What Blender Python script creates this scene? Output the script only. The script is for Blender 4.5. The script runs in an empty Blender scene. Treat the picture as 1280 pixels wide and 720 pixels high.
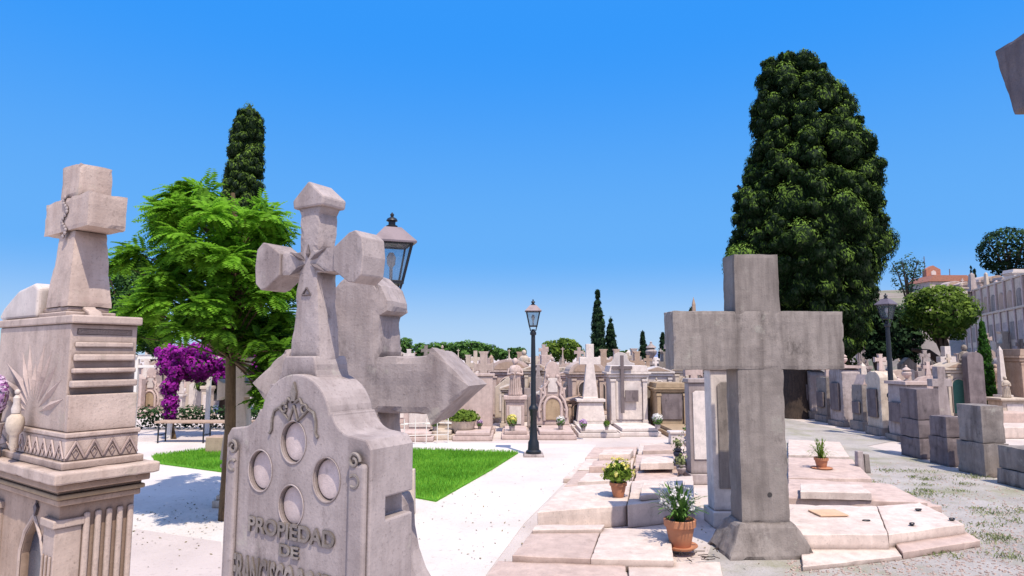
import bpy, bmesh, math, random
import numpy as np
from mathutils import Vector, Matrix, noise
random.seed(7); rng = np.random.default_rng(7)
R = math.radians; PI = math.pi
S = bpy.context.scene; COL = S.collection
F = 800.0; H = 2.2; PT = math.atan(85/800)
cP, sP = math.cos(PT), math.sin(PT)

# ---------------------------------------------------------------- camera
cd = bpy.data.cameras.new('camera'); cam = bpy.data.objects.new('camera', cd); COL.objects.link(cam)
cam.location = (0, 0, H); cam.rotation_euler = (PI/2+PT, 0, 0)
cd.sensor_width = 36; cd.lens = 36*F/1280; cd.clip_start = .05; cd.clip_end = 6000
S.camera = cam
def at(px, py, y):
    u = (px-640)/F; v = (360-py)/F
    dy = cP-v*sP; dz = sP+v*cP; t = y/dy
    return Vector((u*t, y, H+dz*t))
def gnd(px, py, z=0.0):
    u = (px-640)/F; v = (360-py)/F
    dy = cP-v*sP; dz = sP+v*cP; t = (z-H)/dz
    return Vector((u*t, dy*t, z))

# ---------------------------------------------------------------- materials
def nodes(name):
    m = bpy.data.materials.new(name); m.use_nodes = True
    nt = m.node_tree; b = nt.nodes['Principled BSDF']
    return m, nt, b
def mixc(nt, a, b, fac, mode='MIX'):
    n = nt.nodes.new('ShaderNodeMix'); n.data_type = 'RGBA'; n.blend_type = mode; n.clamp_factor = True
    for sock, val in ((n.inputs[6], a), (n.inputs[7], b), (n.inputs[0], fac)):
        if hasattr(val, 'links'): nt.links.new(val, sock)
        elif isinstance(val, (int, float)): sock.default_value = val
        else: sock.default_value = (*val, 1)
    return n.outputs[2]
def ramp(nt, src, lo, hi, a=0.0, b=1.0):
    n = nt.nodes.new('ShaderNodeMapRange'); n.inputs[1].default_value = lo; n.inputs[2].default_value = hi
    n.inputs[3].default_value = a; n.inputs[4].default_value = b; nt.links.new(src, n.inputs[0]); return n.outputs[0]
def tnoise(nt, vec, scale, detail=4, rough=.55, mp=None):
    if mp:
        m = nt.nodes.new('ShaderNodeMapping'); m.inputs['Scale'].default_value = mp; nt.links.new(vec, m.inputs[0]); vec = m.outputs[0]
    n = nt.nodes.new('ShaderNodeTexNoise'); n.inputs['Scale'].default_value = scale
    n.inputs['Detail'].default_value = detail; n.inputs['Roughness'].default_value = rough
    nt.links.new(vec, n.inputs['Vector']); return n.outputs[0]
def objvec(nt):
    tc = nt.nodes.new('ShaderNodeTexCoord'); oi = nt.nodes.new('ShaderNodeObjectInfo')
    mu = nt.nodes.new('ShaderNodeMath'); mu.operation = 'MULTIPLY'; mu.inputs[1].default_value = 37
    nt.links.new(oi.outputs['Random'], mu.inputs[0])
    ad = nt.nodes.new('ShaderNodeVectorMath'); ad.operation = 'ADD'
    nt.links.new(tc.outputs['Object'], ad.inputs[0]); nt.links.new(mu.outputs[0], ad.inputs[1])
    return ad.outputs[0]
def stone(name, c, stain, amt=.6, sc=1.0, bump=.35, rough=.88, lichen=None, vary=.12):
    c = (c[0]*1.04, c[1]*.955, c[2]*.875); stain = (stain[0]*1.02, stain[1]*.93, stain[2]*.86)
    m, nt, b = nodes(name); v = objvec(nt)
    big = tnoise(nt, v, 1.7*sc, 5, .6); med = tnoise(nt, v, 9*sc, 5, .65); fine = tnoise(nt, v, 70*sc, 3, .6)
    st = tnoise(nt, v, 2.2*sc, 5, .65, (3.2, 3.2, .35))
    o = mixc(nt, tuple(x*.80 for x in c), c, ramp(nt, med, .35, .62))
    o = mixc(nt, o, stain, ramp(nt, st, .46, .70, 0, amt))
    o = mixc(nt, o, stain, ramp(nt, big, .50, .72, 0, amt*.9))
    o = mixc(nt, o, tuple(x*.4 for x in stain), ramp(nt, fine, .58, .78, 0, .6))
    o = mixc(nt, o, tuple(x*.35 for x in stain), ramp(nt, tnoise(nt, v, 4.5*sc, 8, .75, (1, 1, .6)), .57, .68, 0, .75*amt))
    if lichen: o = mixc(nt, o, lichen, ramp(nt, tnoise(nt, v, 5*sc, 6, .7), .60, .68, 0, .55))
    oi = nt.nodes.new('ShaderNodeObjectInfo')
    o = mixc(nt, o, tuple(x*.6 for x in c), ramp(nt, oi.outputs['Random'], 0, 1, 0, vary*3))
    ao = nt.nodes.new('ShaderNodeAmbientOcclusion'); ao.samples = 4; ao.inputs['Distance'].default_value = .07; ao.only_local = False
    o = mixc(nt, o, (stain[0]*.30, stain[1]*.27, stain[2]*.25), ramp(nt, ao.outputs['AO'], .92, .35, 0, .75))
    nt.links.new(o, b.inputs['Base Color']); b.inputs['Roughness'].default_value = rough
    b.inputs['Specular IOR Level'].default_value = .25
    bp = nt.nodes.new('ShaderNodeBump'); bp.inputs['Strength'].default_value = bump; bp.inputs['Distance'].default_value = .006
    ad = nt.nodes.new('ShaderNodeMath'); ad.operation = 'ADD'; nt.links.new(med, ad.inputs[0]); nt.links.new(fine, ad.inputs[1])
    nt.links.new(ad.outputs[0], bp.inputs['Height']); nt.links.new(bp.outputs[0], b.inputs['Normal'])
    return m
def plain(name, c, rough=.6, metal=0.0, nz=.25, sc=12):
    m, nt, b = nodes(name); v = objvec(nt)
    o = mixc(nt, c, tuple(x*.55 for x in c), ramp(nt, tnoise(nt, v, sc, 5), .45, .75, 0, nz*2))
    nt.links.new(o, b.inputs['Base Color']); b.inputs['Roughness'].default_value = rough; b.inputs['Metallic'].default_value = metal
    return m
def leafmat(name, dark, light, trans=.35, rough=.6):
    m, nt, b = nodes(name)
    a = nt.nodes.new('ShaderNodeAttribute'); a.attribute_name = 'tone'
    o = mixc(nt, dark, light, a.outputs['Fac'])
    nt.links.new(o, b.inputs['Base Color']); b.inputs['Roughness'].default_value = rough
    b.inputs['Specular IOR Level'].default_value = .08
    t = nt.nodes.new('ShaderNodeBsdfTranslucent'); nt.links.new(o, t.inputs[0])
    mx = nt.nodes.new('ShaderNodeMixShader'); mx.inputs[0].default_value = trans
    nt.links.new(b.outputs[0], mx.inputs[1]); nt.links.new(t.outputs[0], mx.inputs[2])
    nt.links.new(mx.outputs[0], nt.nodes['Material Output'].inputs[0]); return m
M = {}
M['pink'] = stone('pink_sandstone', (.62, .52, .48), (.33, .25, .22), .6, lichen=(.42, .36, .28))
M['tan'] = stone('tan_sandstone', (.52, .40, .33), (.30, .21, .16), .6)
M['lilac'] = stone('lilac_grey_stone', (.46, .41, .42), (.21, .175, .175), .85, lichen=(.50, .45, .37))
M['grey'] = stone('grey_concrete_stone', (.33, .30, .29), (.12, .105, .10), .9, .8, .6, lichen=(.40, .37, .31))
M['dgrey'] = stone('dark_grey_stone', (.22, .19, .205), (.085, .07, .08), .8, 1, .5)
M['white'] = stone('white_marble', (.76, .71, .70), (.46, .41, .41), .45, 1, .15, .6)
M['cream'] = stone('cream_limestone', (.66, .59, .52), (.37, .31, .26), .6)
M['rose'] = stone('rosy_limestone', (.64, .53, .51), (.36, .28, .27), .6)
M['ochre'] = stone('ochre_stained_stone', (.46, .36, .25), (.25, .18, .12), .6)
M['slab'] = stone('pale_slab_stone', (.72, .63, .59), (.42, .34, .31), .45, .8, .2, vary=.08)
M['slabp'] = stone('pink_slab_stone', (.62, .50, .46), (.36, .28, .26), .5, .8, .25, vary=.1)
M['medal'] = stone('pale_medallion', (.70, .61, .62), (.45, .36, .36), .4, 2, .3)
M['dark'] = plain('dark_glass', (.06, .065, .09), .25, 0, .3)
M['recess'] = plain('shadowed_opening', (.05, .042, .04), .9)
M['iron'] = plain('black_cast_iron', (.02, .022, .028), .45, .3, .2, 30)
M['cap'] = plain('lantern_sheet_metal', (.22, .17, .18), .5, .5, .3, 8)
M['terra'] = plain('terracotta', (.48, .20, .10), .8, 0, .2, 9)
M['orange'] = plain('orange_tile', (.66, .42, .26), .8, 0, .2, 6)
M['paint'] = plain('white_painted_steel', (.74, .68, .62), .5, 0, .15, 6)
M['bark'] = stone('brown_bark', (.17, .12, .07), (.06, .04, .025), .8, 3, .8)
M['dbark'] = stone('dark_bark', (.075, .055, .045), (.025, .02, .018), .8, 3, .8)
M['soil'] = plain('soil', (.08, .05, .035), .95)
M['green_door'] = plain('green_painted_door', (.05, .16, .12), .5)
M['roof'] = plain('red_roof_tiles', (.42, .17, .11), .8, 0, .3, 5)
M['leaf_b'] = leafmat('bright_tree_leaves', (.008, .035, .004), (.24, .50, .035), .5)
M['leaf_c'] = leafmat('cypress_foliage', (.006, .018, .004), (.24, .38, .06), .22, .8)
M['leaf_d'] = leafmat('dark_cypress_foliage', (.004, .013, .007), (.045, .09, .03), .1, .75)
M['leaf_y'] = leafmat('yellow_green_leaves', (.03, .07, .01), (.24, .34, .05), .4)
M['leaf_f'] = leafmat('distant_tree_leaves', (.02, .06, .014), (.15, .29, .06), .3)
M['leaf_g'] = leafmat('young_cypress_foliage', (.02, .07, .008), (.10, .26, .03), .3)
M['leaf_w'] = leafmat('wispy_blue_green_leaves', (.04, .08, .05), (.13, .22, .13), .4)
M['boug'] = leafmat('bougainvillea_bracts', (.12, .006, .12), (.62, .045, .55), .45)
M['petal_w'] = leafmat('white_petals', (.7, .66, .62), (.85, .8, .75), .3)
M['petal_y'] = leafmat('yellow_petals', (.7, .6, .12), (.85, .78, .3), .3)
M['petal_p'] = leafmat('purple_and_white_petals', (.30, .03, .30), (.85, .72, .85), .3)
M['grassblade'] = leafmat('grass_blades', (.07, .22, .012), (.30, .56, .06), .45)
M['dryweed'] = leafmat('dry_weeds', (.12, .15, .05), (.36, .38, .17), .3)
M['litter'] = leafmat('dry_leaf_litter', (.10, .06, .03), (.30, .24, .10), .2)
M['glass'] = plain('lamp_glass', (.55, .6, .65), .15)
mg = M['glass'].node_tree.nodes['Principled BSDF']; mg.inputs['Transmission Weight'].default_value = .9; mg.inputs['Roughness'].default_value = .05; mg.inputs['IOR'].default_value = 1.02
def ground_mat(name, a, b_, c_, sc, bump, patch=None, psc=.7, pedge=(.55, .65)):
    m, nt, b = nodes(name); tc = nt.nodes.new('ShaderNodeTexCoord'); v = tc.outputs['Object']
    o = mixc(nt, a, b_, ramp(nt, tnoise(nt, v, .9*sc, 6, .6), .4, .68))
    o = mixc(nt, o, c_, ramp(nt, tnoise(nt, v, 22*sc, 4, .7), .56, .72, 0, .7))
    if patch: o = mixc(nt, o, patch, ramp(nt, tnoise(nt, v, psc, 7, .7), pedge[0], pedge[1], 0, .8))
    nt.links.new(o, b.inputs['Base Color']); b.inputs['Roughness'].default_value = .95
    b.inputs['Specular IOR Level'].default_value = .15
    bp = nt.nodes.new('ShaderNodeBump'); bp.inputs['Strength'].default_value = bump; bp.inputs['Distance'].default_value = .02
    nt.links.new(tnoise(nt, v, 30*sc, 5, .7), bp.inputs['Height']); nt.links.new(bp.outputs[0], b.inputs['Normal'])
    return m
M['g_base'] = ground_mat('dusty_ground', (.60, .51, .46), (.50, .41, .37), (.36, .29, .26), 1, .5)
M['g_pave'] = ground_mat('white_concrete', (.68, .60, .54), (.57, .49, .44), (.42, .36, .32), .6, .3)
M['g_pinkpave'] = ground_mat('pinkish_paving', (.58, .48, .44), (.50, .41, .38), (.4, .33, .3), .8, .2)
M['g_gravel'] = ground_mat('pale_gravel_with_weeds', (.47, .42, .385), (.35, .31, .28), (.17, .15, .13), 1.4, .9, (.27, .26, .15), .9, (.50, .68))
M['g_lawn'] = ground_mat('lawn_soil', (.12, .33, .025), (.09, .26, .02), (.08, .18, .015), 1, .5)
M['g_hill'] = ground_mat('hillside', (.34, .27, .23), (.25, .20, .16), (.12, .13, .06), .3, .5, (.10, .14, .05), .15, (.45, .6))
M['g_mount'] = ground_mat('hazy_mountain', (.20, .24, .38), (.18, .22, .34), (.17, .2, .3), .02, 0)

# ---------------------------------------------------------------- mesh helpers
class MB:
    def __init__(s): s.v = []; s.f = []
    def add(s, vs, fs, mt=None):
        k = len(s.v)
        s.v += [tuple(mt @ Vector(p)) if mt else tuple(p) for p in vs]
        s.f += [tuple(i+k for i in q) for q in fs]; return s
    def box(s, x0, x1, y0, y1, z0, z1, tx=0.0, ty=None, mt=None):
        if ty is None: ty = tx
        vs = [(x0, y0, z0), (x1, y0, z0), (x1, y1, z0), (x0, y1, z0), (x0+tx, y0+ty, z1), (x1-tx, y0+ty, z1), (x1-tx, y1-ty, z1), (x0+tx, y1-ty, z1)]
        return s.add(vs, [(3, 2, 1, 0), (4, 5, 6, 7), (0, 1, 5, 4), (1, 2, 6, 5), (2, 3, 7, 6), (3, 0, 4, 7)], mt)
    def cb(s, w, d, z0, z1, t=0.0, cx=0.0, cy=0.0, mt=None):
        return s.box(cx-w/2, cx+w/2, cy-d/2, cy+d/2, z0, z1, t, t, mt)
    def prism(s, pts, y0, y1, mt=None):
        n = len(pts)
        vs = [(p[0], y0, p[1]) for p in pts]+[(p[0], y1, p[1]) for p in pts]
        fs = [tuple(range(n)), tuple(range(2*n-1, n-1, -1))]+[(i, i+n, (i+1) % n+n, (i+1) % n) for i in range(n)]
        return s.add(vs, fs, mt)
    def lathe(s, prof, seg=20, c=(0, 0), mt=None, sx=1, sy=1):
        n = len(prof); vs = []
        for r, z in prof:
            for k in range(seg):
                a = 2*PI*k/seg; vs.append((c[0]+r*math.cos(a)*sx, c[1]+r*math.sin(a)*sy, z))
        fs = [(i*seg+k, i*seg+(k+1) % seg, (i+1)*seg+(k+1) % seg, (i+1)*seg+k) for i in range(n-1) for k in range(seg)]
        fs.append(tuple(range(seg-1, -1, -1))); fs.append(tuple((n-1)*seg+k for k in range(seg)))
        return s.add(vs, fs, mt)
    def tube(s, pts, rad, seg=8, mt=None):
        pts = [Vector(p) for p in pts]; n = len(pts)
        if not hasattr(rad, '__len__'): rad = [rad]*n
        vs = []
        for i, p in enumerate(pts):
            d = (pts[min(i+1, n-1)]-pts[max(i-1, 0)])
            if d.length < 1e-7: d = Vector((0, 0, 1))
            d.normalize()
            a = d.orthogonal().normalized() if i == 0 else (a-d*a.dot(d))
            if a.length < 1e-5: a = d.orthogonal()
            a.normalize(); b = d.cross(a)
            for k in range(seg):
                t = 2*PI*k/seg; vs.append(p+(a*math.cos(t)+b*math.sin(t))*rad[i])
        fs = [(i*seg+k, i*seg+(k+1) % seg, (i+1)*seg+(k+1) % seg, (i+1)*seg+k) for i in range(n-1) for k in range(seg)]
        fs.append(tuple(range(seg-1, -1, -1))); fs.append(tuple((n-1)*seg+k for k in range(seg)))
        return s.add(vs, fs, mt)
    def ball(s, c, r, sx=1, sy=1, sz=1, seg=12, rings=8):
        prof = [(max(1e-4, math.sin(PI*i/rings)), -math.cos(PI*i/rings)) for i in range(rings+1)]
        return s.lathe(prof, seg, mt=Matrix.Translation(c) @ Matrix.Diagonal((r*sx, r*sy, r*sz, 1)))
    def build(s, name, mat, parent=None, bev=0.0, smooth=False, seg=2):
        me = bpy.data.meshes.new(name); me.from_pydata(s.v, [], s.f); me.validate()
        bm = bmesh.new(); bm.from_mesh(me); bmesh.ops.recalc_face_normals(bm, faces=bm.faces); bm.to_mesh(me); bm.free()
        me.materials.append(mat)
        o = bpy.data.objects.new(name, me); COL.objects.link(o)
        if parent: o.parent = parent
        if smooth:
            for p in me.polygons: p.use_smooth = True
            me.set_sharp_from_angle(angle=R(40))
        if bev:
            b = o.modifiers.new('edge_wear', 'BEVEL'); b.width = bev; b.segments = seg; b.limit_method = 'ANGLE'; b.angle_limit = R(35)
        return o
def thing(name, label, cat, loc=(0, 0, 0), rz=0.0, group=None):
    o = bpy.data.objects.new(name, None); o.empty_display_size = .1; COL.objects.link(o)
    o.location = loc; o.rotation_euler = (0, 0, rz); o['label'] = label; o['category'] = cat
    if group: o['group'] = group
    return o
def tag(o, label, cat, group=None, kind=None):
    o['label'] = label; o['category'] = cat
    if group: o['group'] = group
    if kind: o['kind'] = kind
    return o
def boolcut(o, cutter):
    cutter.parent = o.parent
    md = o.modifiers.new('c', 'BOOLEAN'); md.operation = 'DIFFERENCE'; md.solver = 'EXACT'; md.object = cutter
    mat = o.data.materials[0]
    bpy.context.view_layer.update()
    dg = bpy.context.evaluated_depsgraph_get(); dg.update()
    me = bpy.data.meshes.new_from_object(o.evaluated_get(dg)); o.modifiers.remove(md)
    o.data = me; me.materials.clear(); me.materials.append(mat)
    for p in me.polygons: p.material_index = 0
    bpy.data.objects.remove(cutter)
def rough_up(o, cell=.05, amp=.006, scale=6.0, seed=0.0):
    """subdivide and knock the surface out of true, so edges are not ruler-straight"""
    bm = bmesh.new(); bm.from_mesh(o.data)
    bmesh.ops.triangulate(bm, faces=[f for f in bm.faces if len(f.verts) > 4])
    for _ in range(7):
        es = [e for e in bm.edges if e.calc_length() > cell]
        if not es or len(bm.verts) > 40000: break
        bmesh.ops.subdivide_edges(bm, edges=es, cuts=1, use_grid_fill=True)
    bm.normal_update()
    for v in bm.verts:
        p = v.co*scale+Vector((seed, seed, seed))
        sharp = any(len(e.link_faces) == 2 and e.calc_face_angle(0) > .5 for e in v.link_edges)
        n = noise.noise(p)+.5*noise.noise(p*2.7)
        ch = max(0, noise.noise(p*1.9+Vector((9, 2, 5)))-.22)*amp*5 if sharp else 0
        v.co += v.normal*(n*amp*(1.8 if sharp else 1)-(amp*.9 if sharp else 0)-ch)
    bm.to_mesh(o.data); bm.free()
def text_mesh(txt, depth, name, mat, parent, mt, width, height):
    cu = bpy.data.curves.new('t', 'FONT'); cu.body = txt; cu.size = .1; cu.extrude = depth; cu.align_x = 'CENTER'; cu.offset = .0025
    o = bpy.data.objects.new('t', cu); COL.objects.link(o); bpy.context.view_layer.update()
    dg = bpy.context.evaluated_depsgraph_get(); dg.update()
    me = bpy.data.meshes.new_from_object(o.evaluated_get(dg)); bpy.data.objects.remove(o)
    xs = [v.co.x for v in me.vertices]; ys = [v.co.y for v in me.vertices]
    me.transform(Matrix.Diagonal((width/(max(xs)-min(xs)), height/(max(ys)-min(ys)), 1, 1))); me.transform(mt @ Matrix.Rotation(PI/2, 4, 'X'))
    me.materials.clear(); me.materials.append(mat)
    r = bpy.data.objects.new(name, me); COL.objects.link(r); r.parent = parent; return r
def leaves(name, P, N, size, tone, mat, parent, aspect=.5):
    P = np.asarray(P, float); N = np.asarray(N, float); n = len(P)
    N = N/np.maximum(np.linalg.norm(N, axis=1, keepdims=True), 1e-6)
    T = rng.normal(size=(n, 3)); T -= N*(T*N).sum(1, keepdims=True); T /= np.maximum(np.linalg.norm(T, axis=1, keepdims=True), 1e-6)
    return leaves_t(name, P, N, T, size, tone, mat, parent, aspect)
def leaves_t(name, P, N, T, size, tone, mat, parent, aspect=.5):
    n = len(P); B = np.cross(N, T); s = np.broadcast_to(np.asarray(size, float), (n,))[:, None]
    V = np.empty((n, 4, 3))
    V[:, 0] = P-T*s; V[:, 1] = P+B*s*aspect; V[:, 2] = P+T*s; V[:, 3] = P-B*s*aspect
    me = bpy.data.meshes.new(name); me.vertices.add(n*4); me.vertices.foreach_set('co', V.reshape(-1))
    me.loops.add(n*4); me.loops.foreach_set('vertex_index', np.arange(n*4, dtype=np.int32))
    me.polygons.add(n); me.polygons.foreach_set('loop_start', np.arange(0, n*4, 4, dtype=np.int32))
    me.update(calc_edges=True); at_ = me.attributes.new('tone', 'FLOAT', 'POINT')
    at_.data.foreach_set('value', np.repeat(np.clip(np.broadcast_to(tone, (n,)), 0, 1), 4).astype(np.float32))
    me.materials.append(mat)
    o = bpy.data.objects.new(name, me); COL.objects.link(o)
    if parent: o.parent = parent
    return o

# ---------------------------------------------------------------- world and sun
SUN_AZ, SUN_EL = 156, 62           # degrees, clockwise from +Y
w = bpy.data.worlds.new('World'); S.world = w; w.use_nodes = True; nt = w.node_tree
sky = nt.nodes.new('ShaderNodeTexSky'); sky.sky_type = 'NISHITA'; sky.sun_disc = False
sky.sun_elevation = R(SUN_EL); sky.sun_rotation = R(SUN_AZ); sky.air_density = 1.0; sky.dust_density = .3; sky.ozone_density = 2.0; sky.altitude = 0
bg = nt.nodes['Background']; bg.inputs['Strength'].default_value = .10
# the sky model, blended with the deep clear blue of the photograph graded by elevation
tc = nt.nodes.new('ShaderNodeTexCoord'); sp = nt.nodes.new('ShaderNodeSeparateXYZ'); nt.links.new(tc.outputs['Generated'], sp.inputs[0])
cr = nt.nodes.new('ShaderNodeValToRGB'); nt.links.new(sp.outputs['Z'], cr.inputs[0]); cr.color_ramp.interpolation = 'EASE'
el = cr.color_ramp.elements; el[0].position = 0.0; el[0].color = (.44, .65, .93, 1); el[1].position = .48; el[1].color = (.030, .325, 1.0, 1)
e_ = el.new(.16); e_.color = (.12, .43, .96, 1)
sc_ = nt.nodes.new('ShaderNodeVectorMath'); sc_.operation = 'SCALE'; sc_.inputs['Scale'].default_value = 10.3; nt.links.new(cr.outputs[0], sc_.inputs[0])
mx_ = nt.nodes.new('ShaderNodeMix'); mx_.data_type = 'RGBA'; mx_.inputs[0].default_value = .9
nt.links.new(sky.outputs[0], mx_.inputs[6]); nt.links.new(sc_.outputs[0], mx_.inputs[7]); 
# warm glow added to the unseen sky round the sun to neutralise blue shadows
dt = nt.nodes.new('ShaderNodeVectorMath'); dt.operation = 'DOT_PRODUCT'; nt.links.new(tc.outputs['Generated'], dt.inputs[0])
dt.inputs[1].default_value = (math.sin(R(SUN_AZ))*math.cos(R(SUN_EL)), math.cos(R(SUN_AZ))*math.cos(R(SUN_EL)), math.sin(R(SUN_EL)))
mr = nt.nodes.new('ShaderNodeMapRange'); mr.interpolation_type = 'SMOOTHERSTEP'; mr.inputs[1].default_value = .30; mr.inputs[2].default_value = 1.0; nt.links.new(dt.outputs['Value'], mr.inputs[0])
au = nt.nodes.new('ShaderNodeVectorMath'); au.operation = 'SCALE'; au.inputs[0].default_value = (6.5, 4.5, 2.8); nt.links.new(mr.outputs[0], au.inputs['Scale'])
ad_ = nt.nodes.new('ShaderNodeVectorMath'); ad_.operation = 'ADD'; nt.links.new(mx_.outputs[2], ad_.inputs[0]); nt.links.new(au.outputs[0], ad_.inputs[1])
nt.links.new(ad_.outputs[0], bg.inputs[0])
sd = bpy.data.lights.new('sun', 'SUN'); sd.energy = 5.0; sd.angle = R(.55); sd.color = (1, .93, .80)
so = bpy.data.objects.new('sun', sd); COL.objects.link(so)
dv = Vector((math.sin(R(SUN_AZ))*math.cos(R(SUN_EL)), math.cos(R(SUN_AZ))*math.cos(R(SUN_EL)), math.sin(R(SUN_EL))))
so.rotation_euler = dv.to_track_quat('Z', 'Y').to_euler(); so.location = (0, 0, 30)
S.view_settings.view_transform = 'Standard'; S.view_settings.look = 'None'; S.view_settings.exposure = 0
# ---------------------------------------------------------------- ground
def sheet(name, poly, z, mat, kind='structure', thick=0.0):
    mb = MB(); n = len(poly)
    if thick:
        vs = [(p[0], p[1], z-thick) for p in poly]+[(p[0], p[1], z) for p in poly]
        mb.add(vs, [tuple(range(n, 2*n))]+[(i, (i+1) % n, (i+1) % n+n, i+n) for i in range(n)])
    else: mb.add([(p[0], p[1], z) for p in poly], [tuple(range(n))])
    o = mb.build(name, mat); o['kind'] = kind
    for p in o.data.polygons:
        if abs(p.normal.z) > .9 and p.normal.z < 0: p.flip()
    return o
def gp(*pix): return [tuple(gnd(px, py)[:2]) for px, py in pix]
sheet('ground', [(-3000, -60), (3000, -60), (3000, 5000), (-3000, 5000)], 0, M['g_base'])
sheet('pavement', [(-14, -2), (-.9, -2), (-.45, 4.0)]+gp((607, 720), (655, 655), (700, 610), (742, 566), (745, 556), (560, 553), (150, 552))+[(-14, 16.6)], .004, M['g_pave'])
sheet('paving_panel', gp((170, 662), (276, 678), (286, 742), (120, 760)), .008, M['g_pinkpave'])
sheet('gravel_path', [(1.0, -2), (16, -2), (16, 11.5), (8.7, 11.5), (8.7, 16.0), (10.0, 17), (9.6, 24), (6.5, 24), (5.6, 16), (4.5, 11), (2.6, 8.4), (1.6, 6.0)], .008, M['g_gravel'])
lawn_px = [(190, 571), (285, 560), (420, 560), (648, 567), (615, 588), (545, 628), (480, 616), (285, 592), (195, 580)]
lawn_poly = gp(*lawn_px)
sheet('lawn', lawn_poly, .03, M['g_lawn'], thick=.03)
def in_poly(pts, poly):
    x, y = pts[:, 0], pts[:, 1]; ins = np.zeros(len(pts), bool); n = len(poly)
    for i in range(n):
        x0, y0 = poly[i]; x1, y1 = poly[(i+1) % n]
        c = ((y0 > y) != (y1 > y)) & (x < (x1-x0)*(y-y0)/(y1-y0+1e-9)+x0); ins ^= c
    return ins
def blades(name, P2, z, h, lean, mat, tone, asp=.14):
    n = len(P2); hh = h*(.5+rng.random(n)*.8)
    T = np.column_stack([rng.normal(0, lean, n), rng.normal(0, lean, n), np.ones(n)]); T /= np.linalg.norm(T, axis=1, keepdims=True)
    N = rng.normal(size=(n, 3)); N -= T*(N*T).sum(1, keepdims=True); N /= np.linalg.norm(N, axis=1, keepdims=True)
    return leaves_t(name, np.column_stack([P2, z+hh*.45]), N, T, hh*.6, tone, mat, None, asp)
a = np.array(lawn_poly); lo, hi = a.min(0), a.max(0); p = lo+rng.random((80000, 2))*(hi-lo); p = p[in_poly(p, lawn_poly)]; p = p+rng.normal(0, .035, p.shape)
tag(blades('grass', p, .03, .06, .35, M['grassblade'], np.array([.42+.55*noise.noise(Vector((q_[0]*1.3, q_[1]*1.3, 4))) for q_ in p])+rng.random(len(p))*.35), 'short bright green lawn grass beside the white pavement', 'grass', kind='stuff')
Ps = []
for _ in range(60):
    c = gnd(random.uniform(1030, 1275), random.uniform(570, 700))
    if 3 < c.x < 8.4:
        r = random.uniform(.08, .35)
        Ps += [(c.x+random.gauss(0, r*.6), c.y+random.gauss(0, r*.45)) for _ in range(int(300*r)+20)]
tag(blades('weeds', np.array(Ps), .01, .04, .8, M['dryweed'], rng.random(len(Ps)), .25), 'sparse dry weeds growing through the pale gravel path', 'weeds', kind='stuff')
mb = MB()
for _ in range(2600):
    c = gnd(random.uniform(980, 1290), 575+150*random.random()**.8)
    if c.x > 8.3 or c.y > 14: continue
    r = random.uniform(.005, .014)
    m_ = Matrix.Translation((c.x, c.y, .008+r*.3)) @ Matrix.Rotation(random.random()*6, 4, 'Z') @ Matrix.Diagonal((r*1.4, r, r*.7, 1))
    mb.add([(-1, -.8, -1), (1, -1, -1), (1.1, .9, -1), (-.9, 1, -1), (-.5, -.5, .8), (.6, -.5, 1), (.5, .5, .7), (-.6, .5, .9)], [(4, 5, 6, 7), (0, 1, 5, 4), (1, 2, 6, 5), (2, 3, 7, 6), (3, 0, 4, 7)], m_)
tag(mb.build('gravel', M['slabp']), 'loose pale stones scattered over the gravel path', 'gravel', kind='stuff')

lt = []
for _ in range(420):
    lt.append((-4.0+random.gauss(0, 1.3), 9.2+random.gauss(0, 1.1)))
for _ in range(420):
    c_ = gnd(random.uniform(560, 1200), random.uniform(570, 715)); lt.append((c_.x, c_.y))
lt = np.array(lt); n = len(lt)
tag(leaves('fallen_leaves', np.column_stack([lt, np.full(n, .014)]), np.array([0, 0, 1])+rng.normal(0, .25, (n, 3)), .012+.012*rng.random(n), rng.random(n), M['litter'], None, .5), 'small dry leaves blown over the pavement and gravel', 'fallen leaves', kind='stuff')
# ---------------------------------------------------------------- profiles
def arc(cx, cz, rx, rz, a0, a1, n):
    return [(cx+rx*math.cos(R(a0+(a1-a0)*i/n)), cz+rz*math.sin(R(a0+(a1-a0)*i/n))) for i in range(n+1)]
def cross_prof(hw, arm, zb, za, zt, aw, base=None, flare=0.0, point=0.0, tp=1.6):
    base = base or hw; f = flare; p = point; r = []
    r += [(base, zb), (hw, za-aw)]
    if f: r += [(arm-f*tp, za-aw)]
    r += [(arm, za-aw-f)]
    if p: r += [(arm+p, za)]
    r += [(arm, za+aw+f)]
    if f: r += [(arm-f*tp, za+aw)]
    r += [(hw, za+aw)]
    if f: r += [(hw, zt-f*tp)]
    r += [(hw+f, zt)]
    return r+([(0, zt+p)] if p else [])+[(-x, z) for x, z in r[::-1]]

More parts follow.
